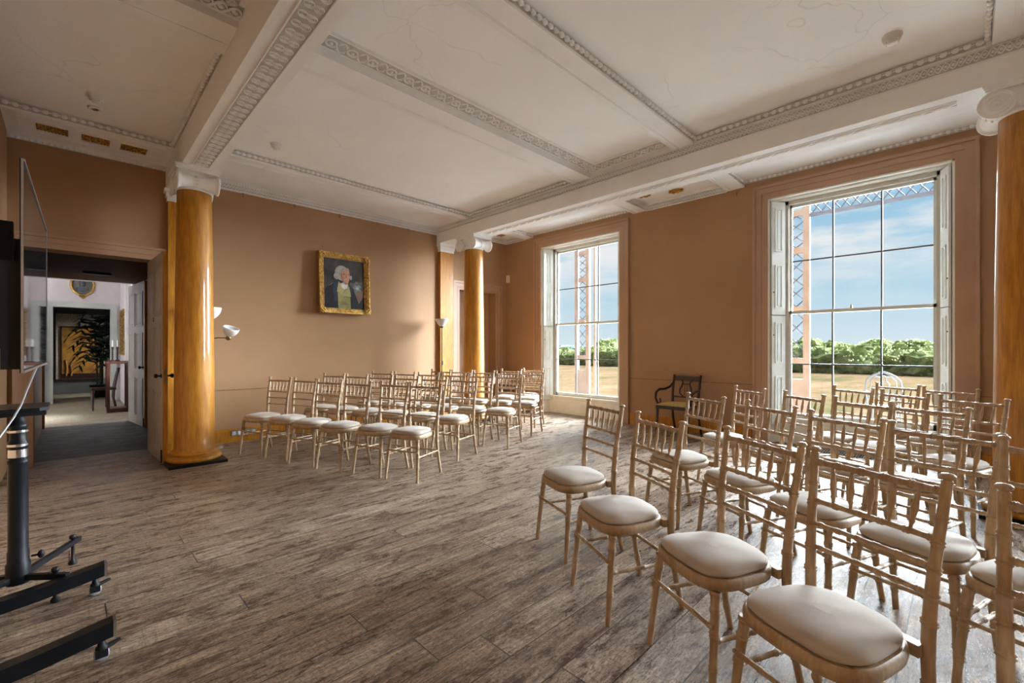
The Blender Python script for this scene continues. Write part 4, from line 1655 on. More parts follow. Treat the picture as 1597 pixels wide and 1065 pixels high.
def portrait():
    W, H = 0.83, 0.96
    root = empty('portrait', (3.135, YN - 0.02, 2.325))
    root.rotation_euler = (radians(-3.0), 0, 0)
    root.location = (3.13, YN - 0.075, 2.32)
    tag(root, 'gilt framed oil portrait of a person in a white wig, dark coat and olive waistcoat', 'painting')
    w2, h2 = W / 2, H / 2
    iw, ih = w2 - 0.085, h2 - 0.085
    mb = MB()
    frame_molding(mb, (-iw, 0.03, -ih), (2 * iw, 0, 0), (0, 0, 2 * ih), (0, -1, 0),
                  [(0, 0.018, 0.035), (0.018, 0.035, 0.045), (0.035, 0.06, 0.062), (0.06, 0.085, 0.075)], 'LTRB')
    for (a, b) in ((-1, -1), (1, -1), (-1, 1), (1, 1)):
        for q in range(7):
            an = q * 0.9
            mb.ball((a * (w2 - 0.045) + 0.035 * cos(an), -0.045, b * (h2 - 0.045) + 0.035 * sin(an)), 0.022, 0.016, 0.022, 7, 5)
        mb.tube([(a * (w2 - 0.16), -0.035, b * (h2 - 0.03)), (a * (w2 - 0.07), -0.05, b * (h2 - 0.01)), (a * (w2 - 0.01), -0.05, b * (h2 - 0.07)), (a * (w2 - 0.03), -0.035, b * (h2 - 0.16))], [0.006, 0.018, 0.018, 0.006], 6)
    for i in range(40):
        t = -iw + 2 * iw * (i + 0.5) / 40
        for b in (-1, 1):
            mb.ball((t, -0.008, b * (ih + 0.012)), 0.007, 0.007, 0.007, 5, 4)
            mb.ball((b * (iw + 0.012), -0.008, t / iw * ih), 0.007, 0.007, 0.007, 5, 4)
    mb.build('frame', M['gold'], root)
    P = {}
    P['bg'] = mottled('portrait_background', (0.012, 0.012, 0.012), (0.075, 0.065, 0.06), 3.0, 0.35, detail=3)
    P['sky'] = mottled('portrait_sky', (0.07, 0.08, 0.09), (0.22, 0.25, 0.26), 7.0, 0.35)
    P['haze'] = mottled('portrait_haze', (0.055, 0.052, 0.05), (0.13, 0.12, 0.11), 8, 0.35)
    P['cloud'] = mottled('portrait_cloud', (0.25, 0.33, 0.34), (0.36, 0.44, 0.44), 9, 0.35)
    P['shadow'] = mottled('portrait_skin_dark', (0.25, 0.11, 0.07), (0.33, 0.16, 0.10), 10, 0.4)
    P['rose'] = mottled('portrait_dusk', (0.14, 0.085, 0.06), (0.20, 0.13, 0.09), 6, 0.35)
    P['coat'] = mottled('portrait_coat', (0.005, 0.006, 0.010), (0.012, 0.015, 0.025), 6, 0.35)
    P['collar'] = mottled('portrait_collar', (0.010, 0.022, 0.045), (0.02, 0.04, 0.07), 6, 0.35)
    P['vest'] = mottled('portrait_waistcoat', (0.16, 0.14, 0.04), (0.30, 0.26, 0.09), 8, 0.4)
    P['lapel'] = mottled('portrait_lapel', (0.28, 0.24, 0.09), (0.38, 0.33, 0.14), 8, 0.4)
    P['white'] = mottled('portrait_cravat', (0.42, 0.42, 0.42), (0.6, 0.6, 0.58), 12, 0.4)
    P['skin'] = mottled('portrait_skin', (0.42, 0.20, 0.13), (0.55, 0.31, 0.21), 10, 0.4)
    P['rouge'] = mottled('portrait_cheek', (0.45, 0.13, 0.08), (0.5, 0.17, 0.11), 10, 0.4)
    P['wig'] = mottled('portrait_wig', (0.24, 0.23, 0.21), (0.42, 0.40, 0.37), 18, 0.4)
    P['dark'] = mottled('portrait_line', (0.05, 0.02, 0.015), (0.07, 0.03, 0.02), 8, 0.4)
    keys = list(P)
    mb = MB()
    lay = [0]

    def poly(key, pts):
        """pts in picture units: x 0..1 left to right, y 0..1 bottom to top"""
        mb.cur = keys.index(key)
        lay[0] += 1
        y = 0.012 - lay[0] * 0.0006
        q = [(-iw + 2 * iw * x, y, -ih + 2 * ih * z) for x, z in pts]
        mb.add(q, [tuple(range(len(q)))])

    def ell(cx, cy, rx, ry, n=22, a0=0):
        return [(cx + rx * cos(2 * pi * i / n + a0), cy + ry * sin(2 * pi * i / n + a0)) for i in range(n)]
    mb.cur = 0
    mb.box(-iw - 0.01, iw + 0.01, 0.012, 0.03, -ih - 0.01, ih + 0.01)
    poly('rose', [(0.66, 0.42), (0.74, 0.45), (0.82, 0.41), (0.92, 0.44), (1.0, 0.42), (1.0, 0.22), (0.86, 0.10), (0.72, 0.24)])
    poly('haze', [(0.60, 0.46), (0.66, 0.55), (0.74, 0.53), (0.80, 0.58), (0.90, 0.56), (1.0, 0.58), (1.0, 0.40), (0.90, 0.38), (0.84, 0.34), (0.76, 0.38), (0.68, 0.36)])
    poly('sky', [(0.72, 0.45), (0.76, 0.50), (0.82, 0.49), (0.88, 0.52), (0.95, 0.47), (0.90, 0.43), (0.93, 0.38), (0.85, 0.39), (0.80, 0.35), (0.77, 0.40)])
    poly('cloud', [(0.78, 0.44), (0.82, 0.47), (0.88, 0.46), (0.86, 0.42), (0.81, 0.41)])
    poly('rose', [(0.02, 0.36), (0.14, 0.46), (0.22, 0.52), (0.20, 0.42), (0.08, 0.34)])
    poly('coat', [(0.0, 0.0), (0.0, 0.34), (0.08, 0.42), (0.20, 0.48), (0.24, 0.56), (0.36, 0.58), (0.62, 0.50), (0.72, 0.42), (0.80, 0.24), (0.86, 0.12), (0.98, 0.26), (1.0, 0.25), (1.0, 0.0)])
    poly('collar', [(0.22, 0.40), (0.24, 0.55), (0.34, 0.585), (0.37, 0.50), (0.34, 0.36), (0.30, 0.12), (0.24, 0.16)])
    poly('collar', [(0.62, 0.50), (0.70, 0.44), (0.66, 0.24), (0.62, 0.30)])
    poly('vest', [(0.34, 0.0), (0.33, 0.30), (0.37, 0.52), (0.60, 0.50), (0.64, 0.30), (0.65, 0.0)])
    poly('lapel', [(0.36, 0.56), (0.31, 0.34), (0.44, 0.28), (0.50, 0.38), (0.42, 0.48)])
    poly('lapel', [(0.62, 0.46), (0.66, 0.25), (0.44, 0.27), (0.52, 0.37)])
    poly('white', [(0.40, 0.50), (0.44, 0.42), (0.50, 0.39), (0.57, 0.42), (0.59, 0.51), (0.50, 0.55)])
    poly('wig', ell(0.44, 0.72, 0.17, 0.155))
    poly('wig', ell(0.29, 0.65, 0.05, 0.055))
    poly('wig', ell(0.31, 0.61, 0.035, 0.03))
    poly('wig', ell(0.665, 0.64, 0.03, 0.045))
    poly('skin', [(0.42, 0.74), (0.44, 0.80), (0.50, 0.825), (0.58, 0.82), (0.63, 0.76), (0.64, 0.66), (0.62, 0.58), (0.58, 0.505), (0.53, 0.49), (0.47, 0.53), (0.42, 0.60), (0.41, 0.68)])
    poly('shadow', [(0.41, 0.68), (0.42, 0.74), (0.445, 0.72), (0.45, 0.64), (0.49, 0.56), (0.56, 0.515), (0.58, 0.505), (0.53, 0.49), (0.47, 0.53), (0.42, 0.60)])
    poly('wig', [(0.40, 0.72), (0.43, 0.80), (0.50, 0.845), (0.60, 0.835), (0.645, 0.77), (0.60, 0.80), (0.52, 0.81), (0.46, 0.77)])
    poly('rouge', ell(0.478, 0.625, 0.026, 0.026, 12))
    poly('shadow', [(0.535, 0.715), (0.55, 0.70), (0.548, 0.63), (0.53, 0.622), (0.525, 0.63)])
    poly('rouge', [(0.55, 0.70), (0.575, 0.625), (0.55, 0.615), (0.525, 0.625)])
    poly('rouge', ell(0.545, 0.572, 0.033, 0.009, 10))
    poly('dark', ell(0.49, 0.705, 0.024, 0.008, 10))
    poly('dark', ell(0.60, 0.70, 0.02, 0.008, 10))
    poly('dark', [(0.455, 0.735), (0.49, 0.745), (0.525, 0.735), (0.49, 0.75)])
    poly('dark', [(0.575, 0.735), (0.60, 0.742), (0.63, 0.73), (0.60, 0.747)])
    poly('dark', [(0.42, 0.22), (0.52, 0.24), (0.64, 0.22), (0.52, 0.232)])
    poly('dark', [(0.36, 0.08), (0.50, 0.10), (0.64, 0.08), (0.50, 0.092)])
    mb.build('canvas', [P[k_] for k_ in keys], root)
    mb = MB()
    for x in (-0.33, 0.30):
        mb.tube([(x, 0.03, h2 - 0.05), (x, 0.065, 1.12)], 0.0016, 4)
    mb.build('hanging_wire', M['brass'], root)


portrait()
hook_proto = None
for i, (x, y, z, ax) in enumerate(((1.71, YN, 3.43, 0), (2.39, YN, 3.43, 0), (3.08, YN, 3.43, 0), (3.73, YN, 3.43, 0), (4.34, YN, 3.43, 0), (XW, 2.30, 3.50, 1))):
    if hook_proto is None:
        mb = MB()
        mb.tube([(0, 0, 0.02), (0, -0.02, 0.01), (0, -0.03, -0.01), (0, -0.015, -0.03), (0, -0.004, -0.015)], 0.006, 5)
        mb.ball((0, -0.012, 0.012), 0.014, 0.012, 0.014, 7, 5)
        hook_proto = mb.build('picture_hook', M['brass'])
        c = hook_proto
    else:
        c = hook_proto.copy()
        COL.objects.link(c)
    c.location = (x, y, z)
    c.rotation_euler = (0, 0, -pi / 2 * ax)
    names = ['first', 'second', 'third', 'fourth', 'fifth']
    tag(c, ('brass picture hook under the portrait wall frieze, %s from the left column' % names[i]) if i < 5 else 'brass picture hook high on the window wall left of the near window',
        'picture hook', 'brass picture hooks')

# sockets in the skirting
sp = None
for i, (x, lab) in enumerate(((1.63, 'double wall socket in the orange skirting, nearer the left column'), (1.80, 'double wall socket in the orange skirting, farther from the left column'))):
    if sp is None:
        sp = empty('wall_socket', (x, YN - 0.022, 0.125))
        mb = MB()
        mb.box(-0.07, 0.07, -0.008, 0, -0.042, 0.042)
        mb.build('face_plate', M['steel'], sp)
        for s in (-1, 1):
            mb = MB()
            mb.box(s * 0.035 - 0.02, s * 0.035 + 0.02, -0.010, -0.008, -0.028, 0.02)
            mb.build('outlet', M['plastic'], sp)
        c = sp
    else:
        c = copy_tree(sp)
        c.location = (x, YN - 0.022, 0.125)
    tag(c, lab, 'socket', 'sockets in the skirting')
mb = MB()
mb.box(XW - 0.03, XW, 6.96, 7.05, 2.72, 2.88)
mb.box(XW - 0.036, XW - 0.03, 6.975, 7.035, 2.75, 2.82)
tag(mb.build('alarm_sensor', M['cream_plastic']), 'small cream alarm sensor high in the corner by the far doorway', 'sensor')

# ================================================================== floor lamps


def shade_bowl(mb, c, R, h, up=(0, 0, 1)):
    prof = []
    for i in range(9):
        t = i / 8
        prof.append((R * (0.18 + 0.82 * sin(t * pi / 2) ** 0.9), h * t ** 1.3))
    n = len(prof)
    prof2 = prof + [(r_ - 0.004, z_) for r_, z_ in reversed(prof)]
    mb.lathe(prof2, 24, c, up)


root = empty('floor_lamp', (1.27, 6.80, 0))
tag(root, 'floor lamp with two white bowl shades half hidden by the left column', 'floor lamp')
mb = MB()
mb.lathe([(0.14, 0), (0.14, 0.018), (0.02, 0.03)], 24)
mb.build('base', M['steel'], root)
mb = MB()
mb.lathe([(0.011, 0.03), (0.011, 1.66)], 10)
mb.build('pole', M['steel'], root)
mb = MB()
shade_bowl(mb, (0, 0, 1.66), 0.125, 0.15)
mb.build('lamp_shade', M['shade'], root)
mb = MB()
mb.tube([(0, 0, 1.40), (0.08, -0.02, 1.425), (0.19, -0.03, 1.42)], 0.006, 6)
mb.ball((0.195, -0.03, 1.425), 0.034, 0.034, 0.034, 10, 6)
arm = mb.build('lamp_arm', M['brass'], root)
mb = MB()
shade_bowl(mb, (0.197, -0.04, 1.44), 0.095, 0.125, (0.18, -0.35, 0.9))
mb.build('reading_shade', M['shade'], arm)

root = empty('floor_lamp', (4.86, 6.77, 0))
tag(root, 'thin uplighter floor lamp with a white cone shade in front of the right pilaster', 'floor lamp')
mb = MB()
mb.lathe([(0.125, 0), (0.125, 0.018), (0.02, 0.03)], 24)
mb.build('base', M['black'], root)
mb = MB()
mb.lathe([(0.009, 0.03), (0.009, 1.66), (0.03, 1.68), (0.035, 1.70)], 10)
mb.build('pole', M['black'], root)
mb = MB()
mb.lathe([(0.03, 1.69), (0.075, 1.735), (0.115, 1.80), (0.122, 1.815), (0.128, 1.817), (0.124, 1.83), (0.11, 1.83), (0.07, 1.745), (0.02, 1.70)], 24)
mb.build('lamp_shade', M['shade'], root)
mb = MB()
mb.box(-0.014, 0.014, -0.022, -0.006, 0.98, 1.06)
mb.build('switch', M['black'], root)

# ================================================================== console table in front of the recessed door
root = empty('console_table', (6.20, 6.80, 0))
tag(root, 'brown wooden side table in front of the recessed doorway', 'table')
mb = MB()
mb.box(-0.35, 0.35, -0.2, 0.2, 0.69, 0.72)
mb.build('table_top', M['tablewood'], root)
mb = MB()
mb.box(-0.32, 0.32, -0.17, 0.17, 0.58, 0.69)
mb.build('apron', M['tablewood'], root)
for sx in (-0.3, 0.3):
    for sy in (-0.15, 0.15):
        mb = MB()
        mb.box(sx - 0.025, sx + 0.025, sy - 0.025, sy + 0.025, 0, 0.58)
        mb.build('leg', M['tablewood'], root)

# ================================================================== chiavari chairs


def ringed(p, r, rings, rb=1.28, w=0.005, n=10):
    """polyline p resampled with small turned rings at the fractions listed. returns pts, radii"""
    P = [Vector(q) for q in p]
    ls = [0]
    for a, b in zip(P, P[1:]):
        ls.append(ls[-1] + (b - a).length)
    L = ls[-1]

    def at(s):
        s = min(max(s, 0), L)
        for i in range(len(P) - 1):
            if s <= ls[i + 1] + 1e-9:
                t = (s - ls[i]) / (ls[i + 1] - ls[i])
                # smooth (Catmull-Rom)
                p0 = P[max(i - 1, 0)]
                p1, p2 = P[i], P[i + 1]
                p3 = P[min(i + 2, len(P) - 1)]
                return 0.5 * ((2 * p1) + (-p0 + p2) * t + (2 * p0 - 5 * p1 + 4 * p2 - p3) * t * t + (-p0 + 3 * p1 - 3 * p2 + p3) * t ** 3)
        return P[-1]
    ss = [(L * i / n, 0) for i in range(n + 1)]
    for f in rings:
        c = f * L
        ss = [q for q in ss if abs(q[0] - c) > w * 2.2]
        ss += [(c - 2 * w, 0), (c - w * 0.9, 1), (c - w * 0.15, 0.2), (c + w * 0.15, 0.2), (c + w * 0.9, 1), (c + 2 * w, 0)]
    ss.sort()
    pts, rs = [], []
    for s, k_ in ss:
        t = s / L
        base = r(t) if callable(r) else r
        pts.append(at(s))
        rs.append(base * (1 + (rb - 1) * k_))
    return pts, rs


def seat_outline(grow=0.0, n=40):
    """rounded trapezoid, wider to the front (-y)"""
    pts = []
    for i in range(n):
        a = 2 * pi * i / n
        c, s = cos(a), sin(a)
        e = 0.62
        x = abs(c) ** e * (1 if c >= 0 else -1)
        y = abs(s) ** e * (1 if s >= 0 else -1)
        wy = -0.030 + y * (0.172 + grow)
        half = (0.188 + grow) - 0.020 * (y + 1) / 1.0 * 0.9
        pts.append((x * half, wy))
    return pts


def make_chair():
    root = empty('chiavari_chair')
    # seat frame
    mb = MB()
    out = seat_outline(0.012)
    n = len(out)
    vs, fs = [], []
    levels = [(0.400, -0.006), (0.405, 0.0), (0.425, 0.003), (0.440, 0.0), (0.445, -0.006)]
    for z, gw in levels:
        for (x, y) in seat_outline(0.012 + gw):
            vs.append((x, y, z))
    for i in range(len(levels) - 1):
        for k_ in range(n):
            l = (k_ + 1) % n
            fs.append((i * n + k_, i * n + l, (i + 1) * n + l, (i + 1) * n + k_))
    mb.add(vs, fs, True)
    mb.add(vs[:n], [tuple(reversed(range(n)))])
    mb.add(vs[-n:], [tuple(range(n))])
    mb.box(-0.165, 0.165, 0.118, 0.150, 0.405, 0.440)
    mb.build('seat_frame', M['chair'], root)
    # cushion
    mb = MB()
    vs, fs = [], []
    lev = [(0.446, -0.004), (0.452, 0.004), (0.462, 0.005), (0.472, -0.004), (0.481, -0.025), (0.488, -0.06), (0.492, -0.10), (0.494, -0.145)]
    for z, gw in lev:
        for (x, y) in seat_outline(gw - 0.002):
            wob = 0.0015 * sin(x * 40) * cos(y * 33)
            vs.append((x, y, z + wob))
    for i in range(len(lev) - 1):
        for k_ in range(n):
            l = (k_ + 1) % n
            fs.append((i * n + k_, i * n + l, (i + 1) * n + l, (i + 1) * n + k_))
    mb.add(vs, fs, True)
    mb.add(vs[:n], [tuple(reversed(range(n)))], True)
    mb.add(vs[-n:], [tuple(range(n))], True)
    mb.build('seat_cushion', M['fabric'], root)
    # front legs
    for s in (-1, 1):
        mb = MB()
        pts, rs = ringed([(s * 0.188, -0.205, 0.0), (s * 0.178, -0.185, 0.2), (s * 0.163, -0.165, 0.402)], lambda t: 0.0125 + 0.005 * t, [0.36, 0.62, 0.80, 0.96])
        mb.tube(pts, rs, 9)
        mb.build('front_leg', M['chair'], root)
    # rear posts
    for s in (-1, 1):
        mb = MB()
        pts, rs = ringed([(s * 0.178, 0.215, 0.0), (s * 0.173, 0.180, 0.16), (s * 0.170, 0.158, 0.34), (s * 0.171, 0.155, 0.46), (s * 0.177, 0.166, 0.64), (s * 0.185, 0.190, 0.80), (s * 0.190, 0.205, 0.905)],
                         lambda t: 0.0135 + 0.004 * math.exp(-((t - 0.5) / 0.25) ** 2), [0.12, 0.24, 0.36, 0.56, 0.64, 0.72, 0.80, 0.88], n=18)
        mb.tube(pts, rs, 9)
        p = Vector((s * 0.1905, 0.2055, 0.905))
        mb.lathe([(0.011, 0), (0.010, 0.004), (0.018, 0.009), (0.0195, 0.014), (0.014, 0.020), (0.004, 0.022)], 10, p)
        mb.build('back_post', M['chair'], root)

    def back_at(z):
        zz = [(0.46, 0.155, 0.171), (0.64, 0.166, 0.177), (0.80, 0.190, 0.185), (0.905, 0.205, 0.190)]
        for a, b in zip(zz, zz[1:]):
            if z <= b[0]:
                t = (z - a[0]) / (b[0] - a[0])
                return a[1] + (b[1] - a[1]) * t, a[2] + (b[2] - a[2]) * t
        return zz[-1][1], zz[-1][2]
    # rails
    rails = [(0.873, 0.011, [1 / 12, 3 / 12, 5 / 12, 7 / 12, 9 / 12, 11 / 12], 'crest_rail'), (0.738, 0.0095, [1 / 12, 3 / 12, 5 / 12, 7 / 12, 9 / 12, 11 / 12], 'back_rail'),
             (0.660, 0.0085, [0.13, 0.28, 0.43, 0.57, 0.72, 0.87], 'back_rail'), (0.582, 0.0085, [0.13, 0.28, 0.43, 0.57, 0.72, 0.87], 'back_rail')]
    for z, r_, rg, nm in rails:
        y, hx = back_at(z)
        mb = MB()
        pts, rs = ringed([(-hx, y, z), (0, y + 0.004, z), (hx, y, z)], r_, rg, 1.35, 0.0045, 6)
        mb.tube(pts, rs, 8)
        mb.build(nm, M['chair'], root)
    # spindles
    for i in range(5):
        t = (i + 1) / 6
        ya, ha = back_at(0.738)
        yb, hb = back_at(0.873)
        xa_, xb_ = -ha * 0.92 + 2 * ha * 0.92 * t, -hb + 2 * hb * t
        mb = MB()
        P0 = Vector((xa_, ya + 0.003, 0.742))
        P1 = Vector((xb_, yb + 0.003, 0.868))
        pts = [P0.lerp(P1, q) for q in (0, 0.12, 0.2, 0.24, 0.5, 0.76, 0.8, 0.88, 1)]
        mb.tube(pts, [0.0048, 0.005, 0.0085, 0.0065, 0.0105, 0.0065, 0.0085, 0.005, 0.0048], 7)
        mb.build('spindle', M['chair'], root)
    # stretchers
    st = [([(-0.183, -0.192, 0.285), (0.183, -0.192, 0.285)], 'front_stretcher'),
          ([(-0.172, 0.176, 0.235), (0.172, 0.176, 0.235)], 'rear_stretcher'),
          ([(-0.182, -0.190, 0.235), (-0.172, 0.170, 0.235)], 'side_stretcher'), ([(0.182, -0.190, 0.235), (0.172, 0.170, 0.235)], 'side_stretcher')]
    for pl, nm in st:
        a, b = Vector(pl[0]), Vector(pl[1])
        pts, rs = ringed([a, (a + b) / 2, b], 0.0085, [0.08, 0.30, 0.5, 0.70, 0.92], 1.35, 0.0045, 6)
        mb = MB()
        mb.tube(pts, rs, 8)
        mb.build(nm, M['chair'], root)
    return root


chair0 = make_chair()
used = [False]


def place_chair(x, y, fx, fy, label, group):
    """x, y: the floor point under the middle of the back; (fx, fy): the way the sitter faces"""
    l = hypot(fx, fy)
    fx, fy = fx / l, fy / l
    if not used[0]:
        c = chair0
        used[0] = True
    else:
        c = copy_tree(chair0)
    c.location = (x + fx * 0.205, y + fy * 0.205, 0)
    c.rotation_euler = (0, 0, atan2(fx, -fy))
    tag(c, label, 'chair', group)
    return c


# far block
F1 = [(1.525, 6.02), (1.69, 5.61), (1.795, 5.14), (1.93, 4.68), (2.14, 4.25), (2.28, 3.86)]      # under the front legs
rows_far = []
rows_far.append([(x + 0.93 * 0.41, y + 0.32 * 0.41) for x, y in F1])
rows_far.append([(2.75 + 0.145 * i, 6.50 - 0.425 * i) for i in range(6)])
rows_far.append([(3.57 + 0.155 * i, 6.60 - 0.43 * i) for i in range(6)])
rows_far.append([(4.58 + 0.14 * i, 6.40 - 0.405 * i) for i in range(5)])
rows_far.append([(5.53, 5.62), (5.66, 5.20)])
rows_far.append([(6.07, 5.60)])
ordn = ['first', 'second', 'third', 'fourth', 'fifth', 'sixth']
rown = ['front', 'second', 'third', 'fourth', 'fifth', 'rearmost']
for r_, row in enumerate(rows_far):
    for i, (x, y) in enumerate(row):
        j = random.uniform(-0.05, 0.05)
        n = len(row)
        if n == 1:
            lab = 'pale chair alone in the rearmost row of the far block'
        elif i == n - 1:
            lab = 'pale chair at the open-floor end of the far block\'s %s row' % rown[r_]
        else:
            lab = 'pale chair %s from the portrait wall in the %s far-block row' % (ordn[i], rown[r_])
        place_chair(x, y, -0.94, -0.33 + j, lab, 'chairs of the far block')
# near block (backs measured)
rows_near = [
    [(2.555, 1.705, -.93, .36), (2.22, 1.145, -.89, .45), (2.065, 0.605, -.88, .47), (1.85, 0.21, -.91, .40), (1.68, -0.25, -.93, .34)],
    [(3.53, 1.43, -.90, .44), (3.285, 0.905, -.87, .49), (3.02, 0.465, -.91, .41), (2.845, 0.075, -.95, .30), (2.65, -0.29, -.93, .34)],
    [(4.52, 1.42, -.80, .55), (4.26, 0.93, -.82, .55), (4.03, 0.52, -.90, .44), (3.93, 0.165, -.94, .33)],
    [(5.28, 0.75, -.84, .54), (5.02, 0.365, -.82, .58), (4.80, -0.035, -.91, .41)],
    [(6.02, 0.49, -.89, .45), (5.77, 0.10, -.94, .33)],
]
for r_, row in enumerate(rows_near):
    for i, (x, y, fx, fy) in enumerate(row):
        lab = 'pale beige-cushioned chair, %s from the left in the near block\'s %s row' % (ordn[i], rown[r_] if r_ < 4 else 'last')
        place_chair(x, y, fx, fy, lab, 'chairs of the near block')

# ================================================================== dark armchair by the window wall
root = empty('armchair', (6.42, 2.98, 0), radians(-90))   # local -y faces -x
tag(root, 'dark lyre-back armchair with a rush seat against the window wall', 'armchair')
mb = MB()
vs = [(-0.25, -0.24), (0.25, -0.24), (0.21, 0.20), (-0.21, 0.20)]
mb.prism(vs, 0.40, 0.45)
mb.build('seat_rail', M['darkwood'], root)
mb = MB()
vs, fs = [], []
for z, gscale in ((0.45, 1.0), (0.468, 0.97), (0.478, 0.85), (0.482, 0.5)):
    for (x, y) in [(-0.235, -0.23), (0, -0.235), (0.235, -0.23), (0.215, 0), (0.195, 0.18), (0, 0.19), (-0.195, 0.18), (-0.215, 0)]:
        vs.append((x * gscale, y * gscale, z))
for i in range(3):
    for q in range(8):
        fs.append((i * 8 + q, i * 8 + (q + 1) % 8, (i + 1) * 8 + (q + 1) % 8, (i + 1) * 8 + q))
fs.append(tuple(range(24, 32)))
mb.add(vs, fs, True)
mb.build('seat', M['rush'], root)
for s in (-1, 1):
    mb = MB()
    mb.tube([(s * 0.23, -0.26, 0.0), (s * 0.23, -0.235, 0.18), (s * 0.23, -0.22, 0.42)], [0.016, 0.019, 0.024], 8)
    mb.build('front_leg', M['darkwood'], root)
    mb = MB()
    mb.tube([(s * 0.20, 0.30, 0.0), (s * 0.20, 0.22, 0.22), (s * 0.20, 0.19, 0.45), (s * 0.20, 0.22, 0.68), (s * 0.205, 0.28, 0.88)], [0.017, 0.02, 0.022, 0.02, 0.018], 8)
    mb.build('back_post', M['darkwood'], root)
    mb = MB()
    mb.tube([(s * 0.205, 0.245, 0.76), (s * 0.235, 0.17, 0.69), (s * 0.26, 0.05, 0.665), (s * 0.275, -0.08, 0.67), (s * 0.275, -0.18, 0.63), (s * 0.265, -0.215, 0.55), (s * 0.25, -0.18, 0.475), (s * 0.25, -0.12, 0.465), (s * 0.25, -0.085, 0.50), (s * 0.25, -0.11, 0.535)],
            [0.014, 0.016, 0.018, 0.019, 0.019, 0.018, 0.017, 0.016, 0.015, 0.013], 8)
    mb.build('armrest', M['darkwood'], root)
mb = MB()
mb.box(-0.195, 0.195, 0.262, 0.292, 0.795, 0.865)
mb.box(-0.17, 0.17, 0.255, 0.262, 0.81, 0.85)
mb.build('crest_rail', M['darkwood'], root)
mb = MB()
mb.tube([(-0.195, 0.20, 0.55), (0.195, 0.20, 0.55)], 0.012, 6)
for s in (-1, 1):
    mb.tube([(s * 0.03, 0.205, 0.555), (s * 0.085, 0.207, 0.60), (s * 0.09, 0.212, 0.66), (s * 0.06, 0.23, 0.72), (s * 0.055, 0.245, 0.77), (s * 0.08, 0.26, 0.80)], 0.012, 6)
for q in (-0.02, 0.02):
    mb.tube([(q, 0.205, 0.57), (q, 0.235, 0.74)], 0.004, 5)
mb.tube([(-0.055, 0.238, 0.745), (0.055, 0.238, 0.745)], 0.008, 5)
mb.build('lyre_splat', M['darkwood'], root)

# ================================================================== television on its stand
tv = empty('television', (-0.105, 2.81, 1.20))
tag(tv, 'large black flat television seen edge-on at the left', 'television')
tv.rotation_euler = (0, 0, radians(-0.9))
mb = MB()
mb.box(-0.006, 0.0, -0.62, 0.62, 0.0, 0.71)
mb.build('screen_housing', M['blackplastic'], tv)
mb = MB()
mb.box(0.0, 0.003, -0.612, 0.612, 0.012, 0.702)
mb.build('screen', M['screen'], tv)
mb = MB()
mb.box(-0.003, 0.003, -0.622, -0.620, 0.0, 0.71)
mb.box(-0.001, 0.005, 0.618, 0.622, 0.0, 0.71)
mb.box(-0.003, 0.006, -0.62, 0.62, 0.0, 0.008)
mb.box(-0.003, 0.006, -0.62, 0.62, 0.702, 0.71)
mb.build('bezel', M['steel'], tv)
mb = MB()
mb.box(-0.050, -0.006, -0.60, 0.58, 0.012, 0.37)
for q in range(7):
    mb.box(-0.053, -0.050, -0.4 + q * 0.02, -0.392 + q * 0.02, 0.12, 0.28)
mb.build('rear_casing', M['blackplastic'], tv)

stand = empty('television_stand', (-0.24, 2.845, 0))
tag(stand, 'black wheeled television stand with two long arched feet', 'stand')


def foot(yy, mbn):
    mb = MB()
    prof = [(-0.42, 0.105), (-0.2, 0.095), (0.0, 0.10), (0.15, 0.118), (0.365, 0.155)]
    for (x0, z0), (x1, z1) in zip(prof, prof[1:]):
        mb.add([(x0, yy - 0.03, z0 - 0.062), (x0, yy + 0.03, z0 - 0.062), (x0, yy + 0.03, z0), (x0, yy - 0.03, z0),
                (x1, yy - 0.03, z1 - 0.062), (x1, yy + 0.03, z1 - 0.062), (x1, yy + 0.03, z1), (x1, yy - 0.03, z1)],
               [(0, 1, 5, 4), (1, 2, 6, 5), (2, 3, 7, 6), (3, 0, 4, 7), (0, 3, 2, 1), (4, 5, 6, 7)])
    f = mb.build('foot_bar', M['black'], stand)
    mb = MB()
    mb.box(0.365, 0.375, yy - 0.031, yy + 0.031, 0.092, 0.157)
    mb.build('end_cap', M['steel'], f)
    for xx in (-0.36, 0.33):
        mb = MB()
        zt = 0.05 if xx < 0 else 0.085
        mb.lathe([(0.018, 0.040), (0.020, 0.055), (0.014, 0.06), (0.010, zt + 0.004)], 10, (xx, yy, 0))
        mb.box(xx - 0.02, xx + 0.02, yy - 0.018, yy - 0.012, 0.015, 0.045)
        mb.box(xx - 0.02, xx + 0.02, yy + 0.012, yy + 0.018, 0.015, 0.045)
        mb.tube([(xx + 0.01, yy, 0.045), (xx + 0.04, yy + 0.01, 0.050), (xx + 0.06, yy + 0.012, 0.056)], [0.012, 0.010, 0.006], 6)
        c = mb.build('caster', M['blackplastic'], stand)
        mb = MB()
        for sy in (-0.009, 0.009):
            mb.lathe([(0.020, -0.005), (0.025, -0.004), (0.025, 0.004), (0.020, 0.005)], 18, (xx, yy + sy, 0.025), (0, 1, 0))
        mb.build('wheel', M['tyre'], c)


